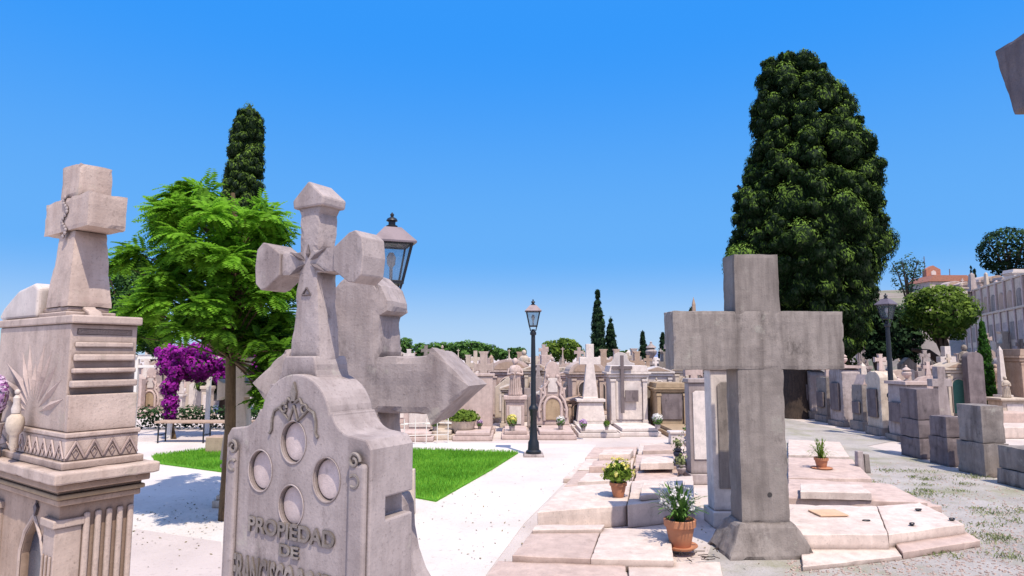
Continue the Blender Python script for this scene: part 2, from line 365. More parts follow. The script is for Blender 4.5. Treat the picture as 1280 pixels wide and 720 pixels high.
# ================================================================ FOREGROUND
LMF = Matrix.Translation((-2.60, 3.80, -.035)) @ Matrix.Rotation(R(-35), 4, 'Z')
def left_monument():
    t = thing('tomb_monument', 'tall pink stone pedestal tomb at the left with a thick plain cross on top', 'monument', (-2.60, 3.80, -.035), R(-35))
    P_ = M['pink']
    body = MB().cb(.94, .50, .14, 1.50).build('pedestal', M['tan'], t)
    boolcut(body, MB().prism([(.02, -.1), (.30, -.1), (.30, 1.16), (.26, 1.26), (.16, 1.36), (.06, 1.26), (.02, 1.16)], -.40, -.19).build('c', P_))
    MB().prism([(.022, .15), (.298, .15), (.298, 1.16), (.258, 1.258), (.16, 1.355), (.062, 1.258), (.022, 1.16)], -.20, -.188).build('window', M['dark'], t)
    MB().tube([(x, -.252, z) for x, z in ((.0, .15), (.0, 1.17), (.05, 1.28), (.16, 1.385), (.27, 1.28), (.32, 1.17), (.32, .15))], .014, 6).build('arch_moulding', P_, t, smooth=True)
    MB().cb(1.06, .62, 0, .14).build('base', P_, t, .01)
    for x0, x1 in ((.335, .475), (-.475, -.30)):
        p = MB(); p.box(x0, x1, -.275, -.10, .14, 1.36); p.box(x0-.015, x1+.015, -.295, -.09, 1.36, 1.40)
        for k in range(3): p.box(x0+.018+k*.044, x0+.034+k*.044, -.290, -.27, .2, 1.22)
        p.build('pilaster', P_, t, .006)
    for k in range(5): MB().box(.468, .492, -.10+k*.075, -.055+k*.075, .18, 1.42).build('flute', P_, t, .012, seg=3)
    q = MB(); q.tube([(.19, -.262, 1.49), (.19, -.262, 1.43)], .006, 6); q.prism([(.165, 1.43), (.19, 1.385), (.215, 1.43), (.19, 1.45)], -.27, -.25); q.build('pendant', M['dgrey'], t)
    for (w_, d_, z0, z1, mt_) in ((1.00, .56, 1.47, 1.505, 'tan'), (1.04, .60, 1.505, 1.53, 'ochre'), (1.00, .57, 1.53, 1.55, 'tan'), (1.08, .64, 1.55, 1.59, 'tan'), (1.18, .72, 1.59, 1.65, 'pink')):
        o = MB().cb(w_, d_, z0, z1).build('cornice', M[mt_], t, .008)
        if mt_ == 'pink': rough_up(o, .06, .004, 7, 3)
    MB().cb(1.02, .56, 1.65, 1.69).build('step', P_, t, .006)
    o = MB().cb(.96, .50, 1.69, 1.81).build('frieze', P_, t, .006)
    z = MB()
    def zig(f, n, L):
        for i in range(n):
            a = -L/2+L*i/n; m_ = a+L/n/2; e = a+L/n
            z.tube([f(a, 1.705), f(m_, 1.79)], .008, 5); z.tube([f(m_, 1.79), f(e, 1.705)], .008, 5)
            z.tube([f(m_, 1.705), f(m_+.02, 1.735), f(m_, 1.755), f(m_-.02, 1.735), f(m_, 1.706)], .004, 5)
    zig(lambda x, h: (x, -.253, h), 9, .94); zig(lambda y, h: (.483, y, h), 4, .49)
    z.build('zigzag_relief', M['rose'], o)
    MB().cb(.98, .52, 1.81, 1.835).build('step', P_, t, .006)
    core = MB().box(-.46, .42, -.235, .235, 1.835, 2.41).build('block', P_, t, .008)
    MB().box(.42, .462, -.237, .237, 1.835, 2.03).build('panel', P_, t, .006)
    zz = [2.03, 2.105, 2.17, 2.245, 2.31, 2.385]
    for k in range(5): MB().box(.42, .468-.012*k, -.228+.008*k, .228-.008*k, zz[k]+.038, zz[k+1]).build('ridge', P_, t, .008)
    MB().box(-.48, .455, -.25, .25, 2.41, 2.455).build('capping_slab', P_, t, .008)
    fan = MB()
    for a in range(-75, 76, 15):
        L = .42 if abs(a) > 10 else .30
        d = Vector((math.sin(R(a)), 0, math.cos(R(a)))); c = Vector((-.02, -.2355, 1.90)); p0 = c+d*.10; p1 = c+d*L
        n_ = Vector((d.z, 0, -d.x))*.022; ap = (p0+p1)/2
        fan.add([p0, ap+n_, p1, ap-n_, ap+Vector((0, -.022, 0))], [(0, 1, 4), (1, 2, 4), (2, 3, 4), (3, 0, 4)])
    fan.build('fan_relief', M['rose'], core)
    MB().cb(.46, .36, 2.455, 2.485).build('step', P_, t, .006); MB().cb(.38, .30, 2.485, 2.515).build('step', P_, t, .006)
    c = MB(); zt, za, aw = 3.36, 3.06, .10
    def sect(hw0, hw1, z0, z1, d0, d1): c.add([(-hw0, -d0, z0), (hw0, -d0, z0), (hw0, d0, z0), (-hw0, d0, z0), (-hw1, -d1, z1), (hw1, -d1, z1), (hw1, d1, z1), (-hw1, d1, z1)], [(0, 1, 5, 4), (1, 2, 6, 5), (2, 3, 7, 6), (3, 0, 4, 7), (3, 2, 1, 0), (4, 5, 6, 7)])
    sect(.155, .105, 2.515, za-aw, .115, .085)
    c.box(-.30, .30, -.102, .102, za-aw, za+aw)
    sect(.120, .120, za+aw, zt, .09, .09)
    o = c.build('cross', P_, t); rough_up(o, .045, .0035, 8, 11)
    r = MB()
    for k in range(14): a = k*.55; r.ball((.03*math.sin(a*1.7), -.106, za-.13+k*.018), .013, 1.3, .6, 1)
    r.build('carved_flower', M['lilac'], o, smooth=True)
    for y0, y1, k in ((-.20, -.06, 1.0), (.05, .19, 1.35)):
        pts = [(-.15, 2.457), (-.15, 2.64)]+[(-.15-.075*i, 2.50+.20*k*(1-i/6)**.9) for i in range(1, 6)]+[(-.60, 2.48), (-.55, 2.457)]
        MB().prism(pts[::-1], y0, y1).build('scroll', M['white'], t, .02, seg=3)
    MB().prism([(.16, 2.457), (.30, 2.457), (.27, 2.49), (.2, 2.51), (.16, 2.56)], -.05, .05).build('scroll', P_, t, .01)
    for ch in t.children_recursive:
        if ch.name.startswith(('cross', 'carved')): ch.data.transform(Matrix.Translation((.045, 0, 0)))
        else:
            ch.data.transform(Matrix.Diagonal((1, .72, 1, 1)))
            for v in ch.data.vertices:
                if v.co.z > 1.5 and v.co.x < -.29: v.co.x -= .16
left_monument()
o = thing('vase', 'white oval bud vase with a carved figure fixed to the front of the left tomb', 'vase', LMF @ Vector((-.02, -.245, 1.815)), R(-35))
o.scale = (.72, .72, .8)
MB().lathe([(.012, -.13), (.03, -.10), (.03, -.02), (.055, .01), (.062, .06), (.055, .10), (.03, .125), (.02, .13)], 18).build('bowl', M['cream'], o, smooth=True)
b = MB(); b.lathe([(.03, .13), (.034, .16), (.022, .20), (.026, .235), (.012, .255)], 14); b.ball((0, 0, .275), .02); b.build('figure', M['white'], o, smooth=True)
o = thing('bouquet', 'purple and white flower bunch leaning on the far left of the pedestal tomb', 'flowers', LMF @ Vector((-.30, -.25, 1.65)), 0); o.scale = (.75, .75, .9)
n = 1500; d = rng.normal(size=(n, 3)); d /= np.linalg.norm(d, axis=1, keepdims=True)
leaves('petals', d*np.array([.07, .07, .13])*rng.random((n, 1))**.3+np.array([0, 0, .40]), d, .016, rng.random(n)**.7, M['petal_p'], o, .8)
b = MB()
for k in range(12): b.tube([(0, 0, .1), (random.gauss(0, .02), random.gauss(0, .02), .25), (random.gauss(0, .05), random.gauss(0, .05), .42)], .004, 5)
b.build('stems', M['bark'], o)
MB().lathe([(.045, 0), (.05, .02), (.035, .10), (.05, .2), (.06, .22)], 16).build('pot', M['white'], o, smooth=True)

def big_headstone():
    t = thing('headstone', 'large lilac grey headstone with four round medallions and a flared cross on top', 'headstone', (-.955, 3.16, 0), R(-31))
    L = M['lilac']; d0, d1 = -.13, .15
    half = [(.49, 0), (.49, 1.80), (.46, 1.84), (.38, 1.85)]+arc(.38, 1.99, .14, .14, 270, 205, 6)[1:]+[(.25, 1.945)]+arc(0, 1.91, .235, .205, 8, 90, 8)
    prof = half+[(-x, z) for x, z in half[::-1][1:]]
    body = MB().prism(prof, d0, d1).build('slab', L, t)
    meds = [(0, 1.80, .082), (-.225, 1.65, .082), (.225, 1.65, .082), (0, 1.51, .080)]
    def ring(x, z, r): return [(x+r*math.cos(2*PI*k/36), z+r*1.14*math.sin(2*PI*k/36)) for k in range(36)]
    c = MB()
    for x, z, r in meds: c.prism(ring(x, z, r), d0-.05, d0+.034)
    c.box(.43, .55, -.03, .20, 1.49, 1.585)  # slot cut in the side stands in for a dark cast shadow
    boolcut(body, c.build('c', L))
    bv = body.modifiers.new('edge_wear', 'BEVEL'); bv.width = .010; bv.segments = 2; bv.limit_method = 'ANGLE'; bv.angle_limit = R(40)
    for x, z, r in meds:
        MB().prism(ring(x, z, r-.003), d0+.019, d0+.038).build('medallion', M['medal'], t, .006)
        pp = ring(x, z, r+.004); MB().tube([(p[0], d0-.001, p[1]) for p in pp+pp[:1]], .004, 6).build('medallion_rim', L, t, smooth=True)
    for s in (-1, 1):
        MB().box(min(s*.375, s*.455), max(s*.385, s*.475), d0-.022, d0+.01, .1, 1.74).build('border', L, t, .02, seg=3)
        e = MB()
        e.tube([(s*(.412+.034*(1-k/34)*math.cos(k/25*PI*2.6)), d0-.02, 1.75+.036*(1-k/34)*math.sin(k/25*PI*2.6)) for k in range(26)], .008, 6)
        e.tube([(s*.412+s*.028*math.cos(a), d0-.02, 1.665+.026*math.sin(a)) for a in np.linspace(-2.2, 2.4, 14)], .008, 6); e.build('scroll', M['grey'], t, smooth=True)
    e = MB(); y = d0-.004
    e.prism([(-.012, 1.99), (.012, 1.99), (.02, 2.03), (0, 2.08), (-.02, 2.03)], y-.008, y+.01)
    for s in (-1, 1):
        e.tube([(s*.01, y, 1.985), (s*.04, y, 2.0), (s*.055, y, 1.975)], .008, 6)
        e.tube([(0, y, 1.97), (s*.03, y, 1.90), (s*.07, y, 1.93), (s*.10, y, 1.955), (s*.135, y, 1.94), (s*.15, y, 1.90), (s*.15, y, 1.85), (s*.165, y, 1.83)], .007, 6)
        e.tube([(s*.07+.02*math.cos(a), y, 1.955+.02*math.sin(a)) for a in np.linspace(0, 6, 12)], .007, 6)
    e.build('sprig_relief', M['grey'], t, smooth=True)
    for txt, z, w_, h_ in (('PROPIEDAD', 1.365, .58, .072), ('DE', 1.285, .13, .052), ('FRANCISCO ROSELLO', 1.10, .80, .155)):
        text_mesh(txt, .007, 'inscription', M['grey'], t, Matrix.Translation((0, d0-.002, z)), w_, h_)
    hp_ = [(.20, 1.95), (.20, 2.06)]+arc(.20, 2.16, .085, .10, 270, 180, 6)+[(.10, 2.20)]
    MB().prism(hp_+[(-x, z) for x, z in hp_[::-1]], -.075, .135).build('cross_foot', L, t, .008)
    o = MB().prism(cross_prof(.066, .315, 2.16, 2.665, 2.965, .058, .108, .036, 0), -.040, .085).build('cross', L, t); rough_up(o, .04, .004, 8, 5)
    MB().prism([(-.105, 2.94), (.105, 2.94), (.112, 2.985), (0, 3.075), (-.112, 2.985)], -.055, .10).build('cross_cap', L, t, .010)
    for s in (-1, 1):
        q = [(s*x_, 2.665+z_) for x_, z_ in ((.19, -.055), (.29, -.118), (.33, -.126), (.375, -.09), (.385, 0), (.375, .09), (.33, .126), (.29, .118), (.19, .055))]
        MB().prism(q, -.055, .10).build('arm_end', L, t, .006)
    st = MB(); y = -.043
    for a in (25, 155, 205, 335, 90):
        d = Vector((math.cos(R(a)), 0, math.sin(R(a)))); n_ = Vector((-d.z, 0, d.x))*.014; c0 = Vector((0, y, 2.665)); L_ = .15 if a != 90 else .09
        st.add([c0+d*.02, c0+d*L_*.45+n_, c0+d*L_, c0+d*L_*.45-n_, c0+d*L_*.45+Vector((0, -.012, 0))], [(0, 1, 4), (1, 2, 4), (2, 3, 4), (3, 0, 4)])
    st.tube([(-.03, y, 2.50), (.03, y, 2.50), (0, y, 2.535), (-.03, y, 2.501)], .005, 5)
    st.build('star_relief', M['dgrey'], o)
    for ch in t.children_recursive:
        if ch.name.startswith(('cross', 'arm_end', 'star')): ch.data.transform(Matrix.Translation((-.045, 0, 0)))
big_headstone()

t = thing('stone_cross', 'thick weathered stone cross with pointed ends, behind the large headstone', 'cross', (-.90, 4.02, 0), R(-17))
pr_ = cross_prof(.155, .50, 1.2, 2.03, 2.47, .165, .19, .055, .235, .5)
k_ = max(range(len(pr_)), key=lambda i: pr_[i][1])
pr_ = pr_[:k_]+[(.205, 2.53), (.16, 2.62), (.08, 2.69), (0, 2.715), (-.08, 2.69), (-.16, 2.62), (-.205, 2.53)]+pr_[k_+1:]
o = MB().prism(pr_, -.15, .15).build('cross', M['lilac'], t); rough_up(o, .06, .008, 5, 21)
hc = [(.55, .1), (.55, .75)]+[(.55-.30*math.sin(R(a)), .75+.55*(1-math.cos(R(a)))) for a in range(15, 91, 15)]+[(.22, 1.36)]
MB().prism(hc+[(-x, z) for x, z in hc[::-1]], -.18, .18).build('curved_base', M['lilac'], t, .012)
MB().cb(1.3, .5, 0, .1).build('plinth', M['lilac'], t, .01)

g0 = gnd(951, 700)
t = thing('stone_cross', 'big plain weathered grey concrete cross standing on a tapered block at the right', 'cross', (g0.x+.12, g0.y+.3, 0), R(3))
o = MB().box(-.50, .50, -.34, .34, 0, .36, .18, .12).build('foot_block', M['grey'], t); rough_up(o, .06, .014, 5, 4)
yd = g0.y+.05
zl, zh, zt = at(940, 462, yd).z, at(940, 388, yd).z, at(937, 316, yd).z
o = MB().box(-.275, .275, -.17, .17, .34, zt, .012, 0).build('shaft', M['grey'], t); rough_up(o, .06, .006, 5, 9)
o = MB().box(-1.00, 1.00, -.178, .178, zl, zh).build('arms', M['grey'], t); rough_up(o, .06, .007, 5, 2)
MB().tube([(.05, -.158, .66), (.05, -.175, .66)], .026, 12).build('bolt_hole', M['recess'], t)

t = thing('stone_cross', 'dark stone cross end seen high at the top right corner of the view', 'cross', (3.20, 3.32, 0), R(-95))
MB().cb(.36, .40, 0, 1.0, .02).build('pedestal', M['grey'], t, .02)
z0, z1 = at(1268, 142, 3.8).z, at(1247, 62, 3.95).z; xa = .64
hc = [(.15, .95), (.12, z0-.02), (xa-.12, z0), (xa, z1), (.12, z1-.02), (.14, z1+.45)]
o = MB().prism([(x, z) for x, z in hc]+[(-x, z) for x, z in hc[::-1]], -.13, .13).build('cross', M['dgrey'], t); rough_up(o, .06, .010, 5, 14)

# ---------------------------------------------------------------- lamp posts
def lamp_post(label, loc, s=1.0, rz=0):
    t = thing('street_lamp', label, 'street lamp', loc, rz, 'cast iron lantern lamp posts'); t.scale = (s, s, s)
    I = M['iron']
    MB().cb(.46, .46, 0, .06, .02).build('plinth', M['lilac'], t, .01)
    MB().lathe([(.17, .06), (.17, .11), (.13, .14), (.12, .30), (.09, .36), (.078, .62), (.068, .86), (.085, .90), (.085, .97), (.105, 1.00), (.105, 1.05), (.075, 1.09), (.06, 1.14), (.052, 2.2), (.045, 2.66), (.07, 2.68), (.07, 2.73), (.04, 2.76), (.04, 2.80)], 20).build('pole', I, t, smooth=True)
    b = MB()
    for k in range(4):
        a = PI/4+k*PI/2; ca, sa = math.cos(a), math.sin(a)
        b.tube([(.03*ca, .03*sa, 2.74), (.085*ca, .085*sa, 2.77), (.10*ca, .10*sa, 2.82), (.115*ca, .115*sa, 2.86)], .010, 6)
    b.cb(.19, .19, 2.855, 2.875); b.build('bracket', I, t)
    b = MB(); z0, z1, w0, w1 = 2.875, 3.20, .085, .150
    for sx in (-1, 1):
        for sy in (-1, 1): b.tube([(sx*w0, sy*w0, z0), (sx*w1, sy*w1, z1)], .012, 6)
    for z, w_ in ((z0, w0), (z1, w1)):
        c_ = [(-w_, -w_, z), (w_, -w_, z), (w_, w_, z), (-w_, w_, z), (-w_, -w_, z)]
        for i in range(4): b.tube([c_[i], c_[i+1]], .012, 6)
    fr = b.build('lantern_frame', I, t)
    e = .004
    MB().add([(-w0+e, -w0+e, z0), (w0-e, -w0+e, z0), (w0-e, w0-e, z0), (-w0+e, w0-e, z0), (-w1+e, -w1+e, z1), (w1-e, -w1+e, z1), (w1-e, w1-e, z1), (-w1+e, w1-e, z1)], [(0, 1, 5, 4), (1, 2, 6, 5), (2, 3, 7, 6), (3, 0, 4, 7)]).build('glass', M['glass'], fr)
    MB().lathe([(.014, 2.875), (.014, 3.0), (.035, 3.03), (.04, 3.09), (.02, 3.13)], 12).build('bulb', M['white'], fr, smooth=True)
    r = MB(); r.cb(.37, .37, 3.20, 3.215); r.add([(-.185, -.185, 3.215), (.185, -.185, 3.215), (.185, .185, 3.215), (-.185, .185, 3.215), (-.07, -.07, 3.345), (.07, -.07, 3.345), (.07, .07, 3.345), (-.07, .07, 3.345)], [(0, 1, 5, 4), (1, 2, 6, 5), (2, 3, 7, 6), (3, 0, 4, 7), (4, 5, 6, 7)])
    rf = r.build('roof', M['cap'], t)
    MB().lathe([(.045, 3.345), (.05, 3.365), (.03, 3.375), (.03, 3.40), (.05, 3.41), (.04, 3.43), (.012, 3.445), (.018, 3.465), (.003, 3.485)], 14).build('finial', I, rf, smooth=True)
lamp_post('black cast iron lantern lamp post on the white pavement by the lawn', gnd(667, 570))
lamp_post('nearest lantern lamp post, mostly hidden behind the stone cross with pointed ends', (-1.02, 5.35, 0), .98, R(20))
lamp_post('dark lantern lamp post under the big cypress beside the grey grave blocks', gnd(1118, 549), 1.12, R(30))

# ================================================================ TREES
bm_ = bmesh.new(); bmesh.ops.create_icosphere(bm_, subdivisions=1, radius=1)
BALL = ([tuple(v.co) for v in bm_.verts], [tuple(v.index for v in f.verts) for f in bm_.faces]); bm_.free()
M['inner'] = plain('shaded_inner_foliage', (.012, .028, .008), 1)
def blob_crown(name, lobes, dens, size, mat, parent, aspect=.45, up=.5, inner=.25, spray=False, crease=.0):
    """leaf clumps over overlapping puffs; leaves buried in another puff go, shade is painted into the tone of those in creases and underneath"""
    C = np.array([tuple(l[0]) for l in lobes]); RR = np.array([l[1] for l in lobes], float)
    Ps, Ns, Ts, Sz = [], [], [], []
    for q, (c, r, k) in enumerate(lobes):
        n = max(3, int(dens*r[0]*r[2]*k))
        d = rng.normal(size=(n, 3)); d /= np.linalg.norm(d, axis=1, keepdims=True)
        rad = 1-inner*rng.random((n, 1))**1.5+rng.normal(0, .05, (n, 1))
        P = np.array(c)+d*np.array(r)*rad
        tone = (.34 if crease else .24)+.52*d[:, 2]+.25*rng.random(n)-.7*(1-rad[:, 0])+rng.normal(0, .08)  # lighter tops, darker undersides and depths: light painted into the tone
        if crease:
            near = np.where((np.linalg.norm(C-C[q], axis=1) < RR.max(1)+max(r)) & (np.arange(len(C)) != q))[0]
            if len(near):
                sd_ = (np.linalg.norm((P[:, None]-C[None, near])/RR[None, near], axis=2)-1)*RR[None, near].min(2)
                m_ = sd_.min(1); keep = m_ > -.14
                tone = tone-crease*np.clip(1-(m_+.03)/.22, 0, 1); P, d, tone = P[keep], d[keep], tone[keep]; n = len(P)  # crease shade painted into the leaf tone
        Ps.append(P); Ns.append(d+np.array([0, 0, up*.5])+rng.normal(0, .28, (n, 3))); Ts.append(tone); Sz.append(size*(.6+.8*rng.random(n)))
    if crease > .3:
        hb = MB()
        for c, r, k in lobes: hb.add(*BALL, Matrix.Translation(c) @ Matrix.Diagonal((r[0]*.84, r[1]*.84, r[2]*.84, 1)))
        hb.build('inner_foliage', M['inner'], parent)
    if spray:
        N = np.vstack(Ns); N /= np.linalg.norm(N, axis=1, keepdims=True)
        T = np.array([0, 0, 1.0])+rng.normal(0, .45, N.shape); T = T-N*(N*T).sum(1, keepdims=True); T /= np.maximum(1e-6, np.linalg.norm(T, axis=1, keepdims=True))
        return leaves_t(name, np.vstack(Ps), N, T, np.concatenate(Sz)*1.25, np.concatenate(Ts), mat, parent, .34)
    return leaves(name, np.vstack(Ps), np.vstack(Ns), np.concatenate(Sz), np.concatenate(Ts), mat, parent, aspect)
def cypress(label, loc, h, wmax, prof, mat, nl, dens, size, trunk_h, group=None, lean=(0, 0), trunkr=.2, lr=(.45, .8)):
    t = thing('cypress_tree', label, 'tree', loc, 0, group); lobes = []
    for i in range(nl):
        u = random.random()**.9; z = trunk_h+(h-trunk_h)*u
        rr = wmax*prof(u); a = random.random()*2*PI
        r0 = random.uniform(*lr)*(.65+.35*rr/wmax); r0 = min(r0, max(.25*wmax, rr))
        q = max(0, rr-r0*.75)*(random.random()**.25)
        lobes.append((Vector((lean[0]*u+q*math.cos(a), lean[1]*u+q*math.sin(a), min(z, h-r0*.9))), (r0, r0, r0*random.uniform(.85, 1.25)), 1.0))
    for i in range(14):
        u = (i+.5)/14; rr = wmax*prof(u)*.62
        lobes.append((Vector((lean[0]*u, lean[1]*u, trunk_h+(h-trunk_h)*u)), (rr, rr, (h-trunk_h)/14), .5))
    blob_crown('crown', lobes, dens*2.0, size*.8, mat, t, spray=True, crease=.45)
    MB().tube([(lean[0]*u, lean[1]*u, h*.85*u) for u in np.linspace(0, 1, 8)], [trunkr*(1.25 if i == 0 else 1-.11*i) for i in range(8)], 10).build('trunk', M['dbark'], t, smooth=True)
bp_ = gnd(1003, 522); big_h = at(1000, 70, bp_.y).z
def big_tree():
    Y = bp_.y; t = thing('cypress_tree', 'huge dark green cypress with a billowing crown standing over the right graves', 'tree', (bp_.x-.18, Y, 0))
    rows = [(70, 965, 1005), (90, 952, 1035), (120, 945, 1062), (160, 940, 1082), (200, 935, 1100), (240, 925, 1106), (280, 918, 1104), (310, 915, 1108), (340, 928, 1100), (370, 945, 1095), (400, 955, 1085), (440, 975, 1070)]
    def span(py):
        for (a, l0, r0), (b, l1, r1) in zip(rows, rows[1:]):
            if a <= py <= b: k = (py-a)/(b-a); return l0+(l1-l0)*k, r0+(r1-r0)*k
        return rows[-1][1:]
    lobes = []; big = []
    for i in range(1400):
        py = 70+365*random.random()**.85
        l, r = span(py); hw = (r-l)/2*Y/800; c0 = at((l+r)/2, py, Y)
        r0 = random.choice((random.uniform(.35, .6), random.uniform(.65, 1.15)))*min(1, .40+hw/3.2)
        if i > 800: r0 *= .6
        a = random.random()*2*PI
        if math.sin(a) > .3 and random.random() < .6: a = -a
        q = max(0, hw-r0)*random.uniform(.86, 1.04)+(.05 if i < 800 else 0)
        P = Vector((c0.x-bp_.x+q*math.cos(a), q*.9*math.sin(a), min(c0.z, big_h-r0)-.05))
        px = 640+800*(P.x+bp_.x)/(P.y+Y)
        if 1056 < px < 1090 and 215 < py < 320 and random.random() < .85: continue
        if any((P-Q).length < .56*(r0+rq) for Q, rq in big): continue
        big.append((P, r0))
        lobes.append((P, (r0, r0*.95, r0*random.uniform(.85, 1.1)), 1.0))
        for _ in range(5):
            e = Vector((random.gauss(0, 1), random.gauss(-.5, 1), random.gauss(.4, 1))).normalized()*r0*.82
            lobes.append((P+e, (r0*.40,)*3, 1.1))
    for py in range(90, 420, 22):
        l, r = span(py); hw = (r-l)/2*Y/800*.5; c0 = at((l+r)/2-8, py, Y)
        lobes.append((Vector((c0.x-bp_.x, .3, c0.z)), (hw, hw, .7), .8))
    for (px, py, r0) in ((1098, 305, .8), (1108, 300, .55), (1092, 330, .6), (938, 330, .8), (958, 322, .8), (1078, 375, .7), (1064, 405, .8), (1050, 380, .9), (1035, 430, .6)):
        c0 = at(px, py, Y-.5); lobes.append((Vector((c0.x-bp_.x, -.5, c0.z)), (r0, r0, r0), 1.2))
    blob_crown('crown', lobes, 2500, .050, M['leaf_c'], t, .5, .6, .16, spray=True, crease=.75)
    b = MB(); b.tube([(-.1, 0, 0), (-.05, 0, .8), (.05, 0, 2), (0, 0, 4), (-.3, 0, 7), (-.5, 0, 10)], [.62, .48, .44, .38, .25, .1], 14)
    for k in range(7):
        a = random.random()*6.28; z = 2.6+k*.9; b.tube([(0, 0, z), (math.cos(a)*1.0, math.sin(a)*.8, z+.6), (math.cos(a)*1.8, math.sin(a)*1.4, z+1.6)], [.16, .1, .05], 7)
    b.build('trunk', M['dbark'], t, smooth=True)
big_tree()
loc = at(284, 445, 25)
cypress('tall narrow dark cypress rising behind the bright green leafy tree', (loc.x, 25, 0), at(300, 138, 25).z, 1.22, lambda u: 1.0-.48*u-.2*max(0, u-.93)/.07, M['leaf_c'], 700, 900, .07, 1.0, lean=(.45, 0), lr=(.18, .36))
def far_cyp(px, top, y, w, label, mat='leaf_d', nl=70):
    a = at(px, 445, y); cypress(label, (a.x, y, 0), at(px, top, y).z, w, lambda u: (1-u**1.8)*.9+.1, M[mat], nl, 260*min(1, 30/y*1.6), .16*y/50, .6, lr=(.3*w, .6*w), trunkr=.15)
far_cyp(748, 363, 58, .85, 'dark columnar cypress on the skyline beside the white marble cross', nl=110)
far_cyp(764, 398, 58.6, .8, 'short bushy cypress leaning out beside the dark columnar cypress', nl=60)
far_cyp(804, 414, 75, .7, 'tiny pointed cypress on the skyline, left of the grey cross')
far_cyp(829, 416, 75, .7, 'tiny cypress on the skyline touching the left arm of the grey cross')
far_cyp(866, 386, 52, .7, 'slim cypress top showing above the left arm of the grey cross')
a = gnd(1236, 518)
cypress('slender bright green young cypress among the right hand tombs', (a.x, a.y, 0), at(1232, 402, a.y).z, .33, lambda u: (1-u**2.2)*.85+.15, M['leaf_g'], 150, 2600, .05, .1, lr=(.1, .2), trunkr=.05)
def round_tree(px, y, top, bot, wpx, label, mat='leaf_f', size=None, n=60, dens=None, group=None, name='tree', z0=0.0):
    a = at(px, 445, y); zt = at(px, top, y).z; zb_ = at(px, bot, y).z; w_ = wpx/2*y/800
    t = thing(name, label, 'tree', (a.x, y, z0), 0, group); size = size or .0028*y
    lobes = []; cz = (zt+zb_)/2-z0; hz = (zt-zb_)/2
    for i in range(n):
        d = Vector((random.gauss(0, 1), random.gauss(0, 1), random.gauss(.15, 1))).normalized()
        r0 = random.uniform(.22, .4)*min(w_, hz*1.3); k = random.random()**.35
        lobes.append((Vector((d.x*(w_-r0)*k, d.y*(w_-r0)*k, cz+d.z*max(.1, hz-r0)*k)), (r0, r0, r0*.85), 1))
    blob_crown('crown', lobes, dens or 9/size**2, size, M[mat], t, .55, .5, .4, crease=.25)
    b = MB(); zk = max(.3, zb_-z0)
    b.tube([(0, 0, 0), (.03*w_, 0, zk), (0, 0, cz)], [max(.08, w_*.08), max(.06, w_*.06), .04*w_], 8)
    for k in range(5):
        a = k*1.3; b.tube([(0, 0, zk*.9), (math.cos(a)*w_*.35, math.sin(a)*w_*.35, cz), (math.cos(a)*w_*.6, math.sin(a)*w_*.6, cz+hz*.5)], [w_*.05, w_*.03, w_*.012], 6)
    b.build('trunk', M['dbark'], t)
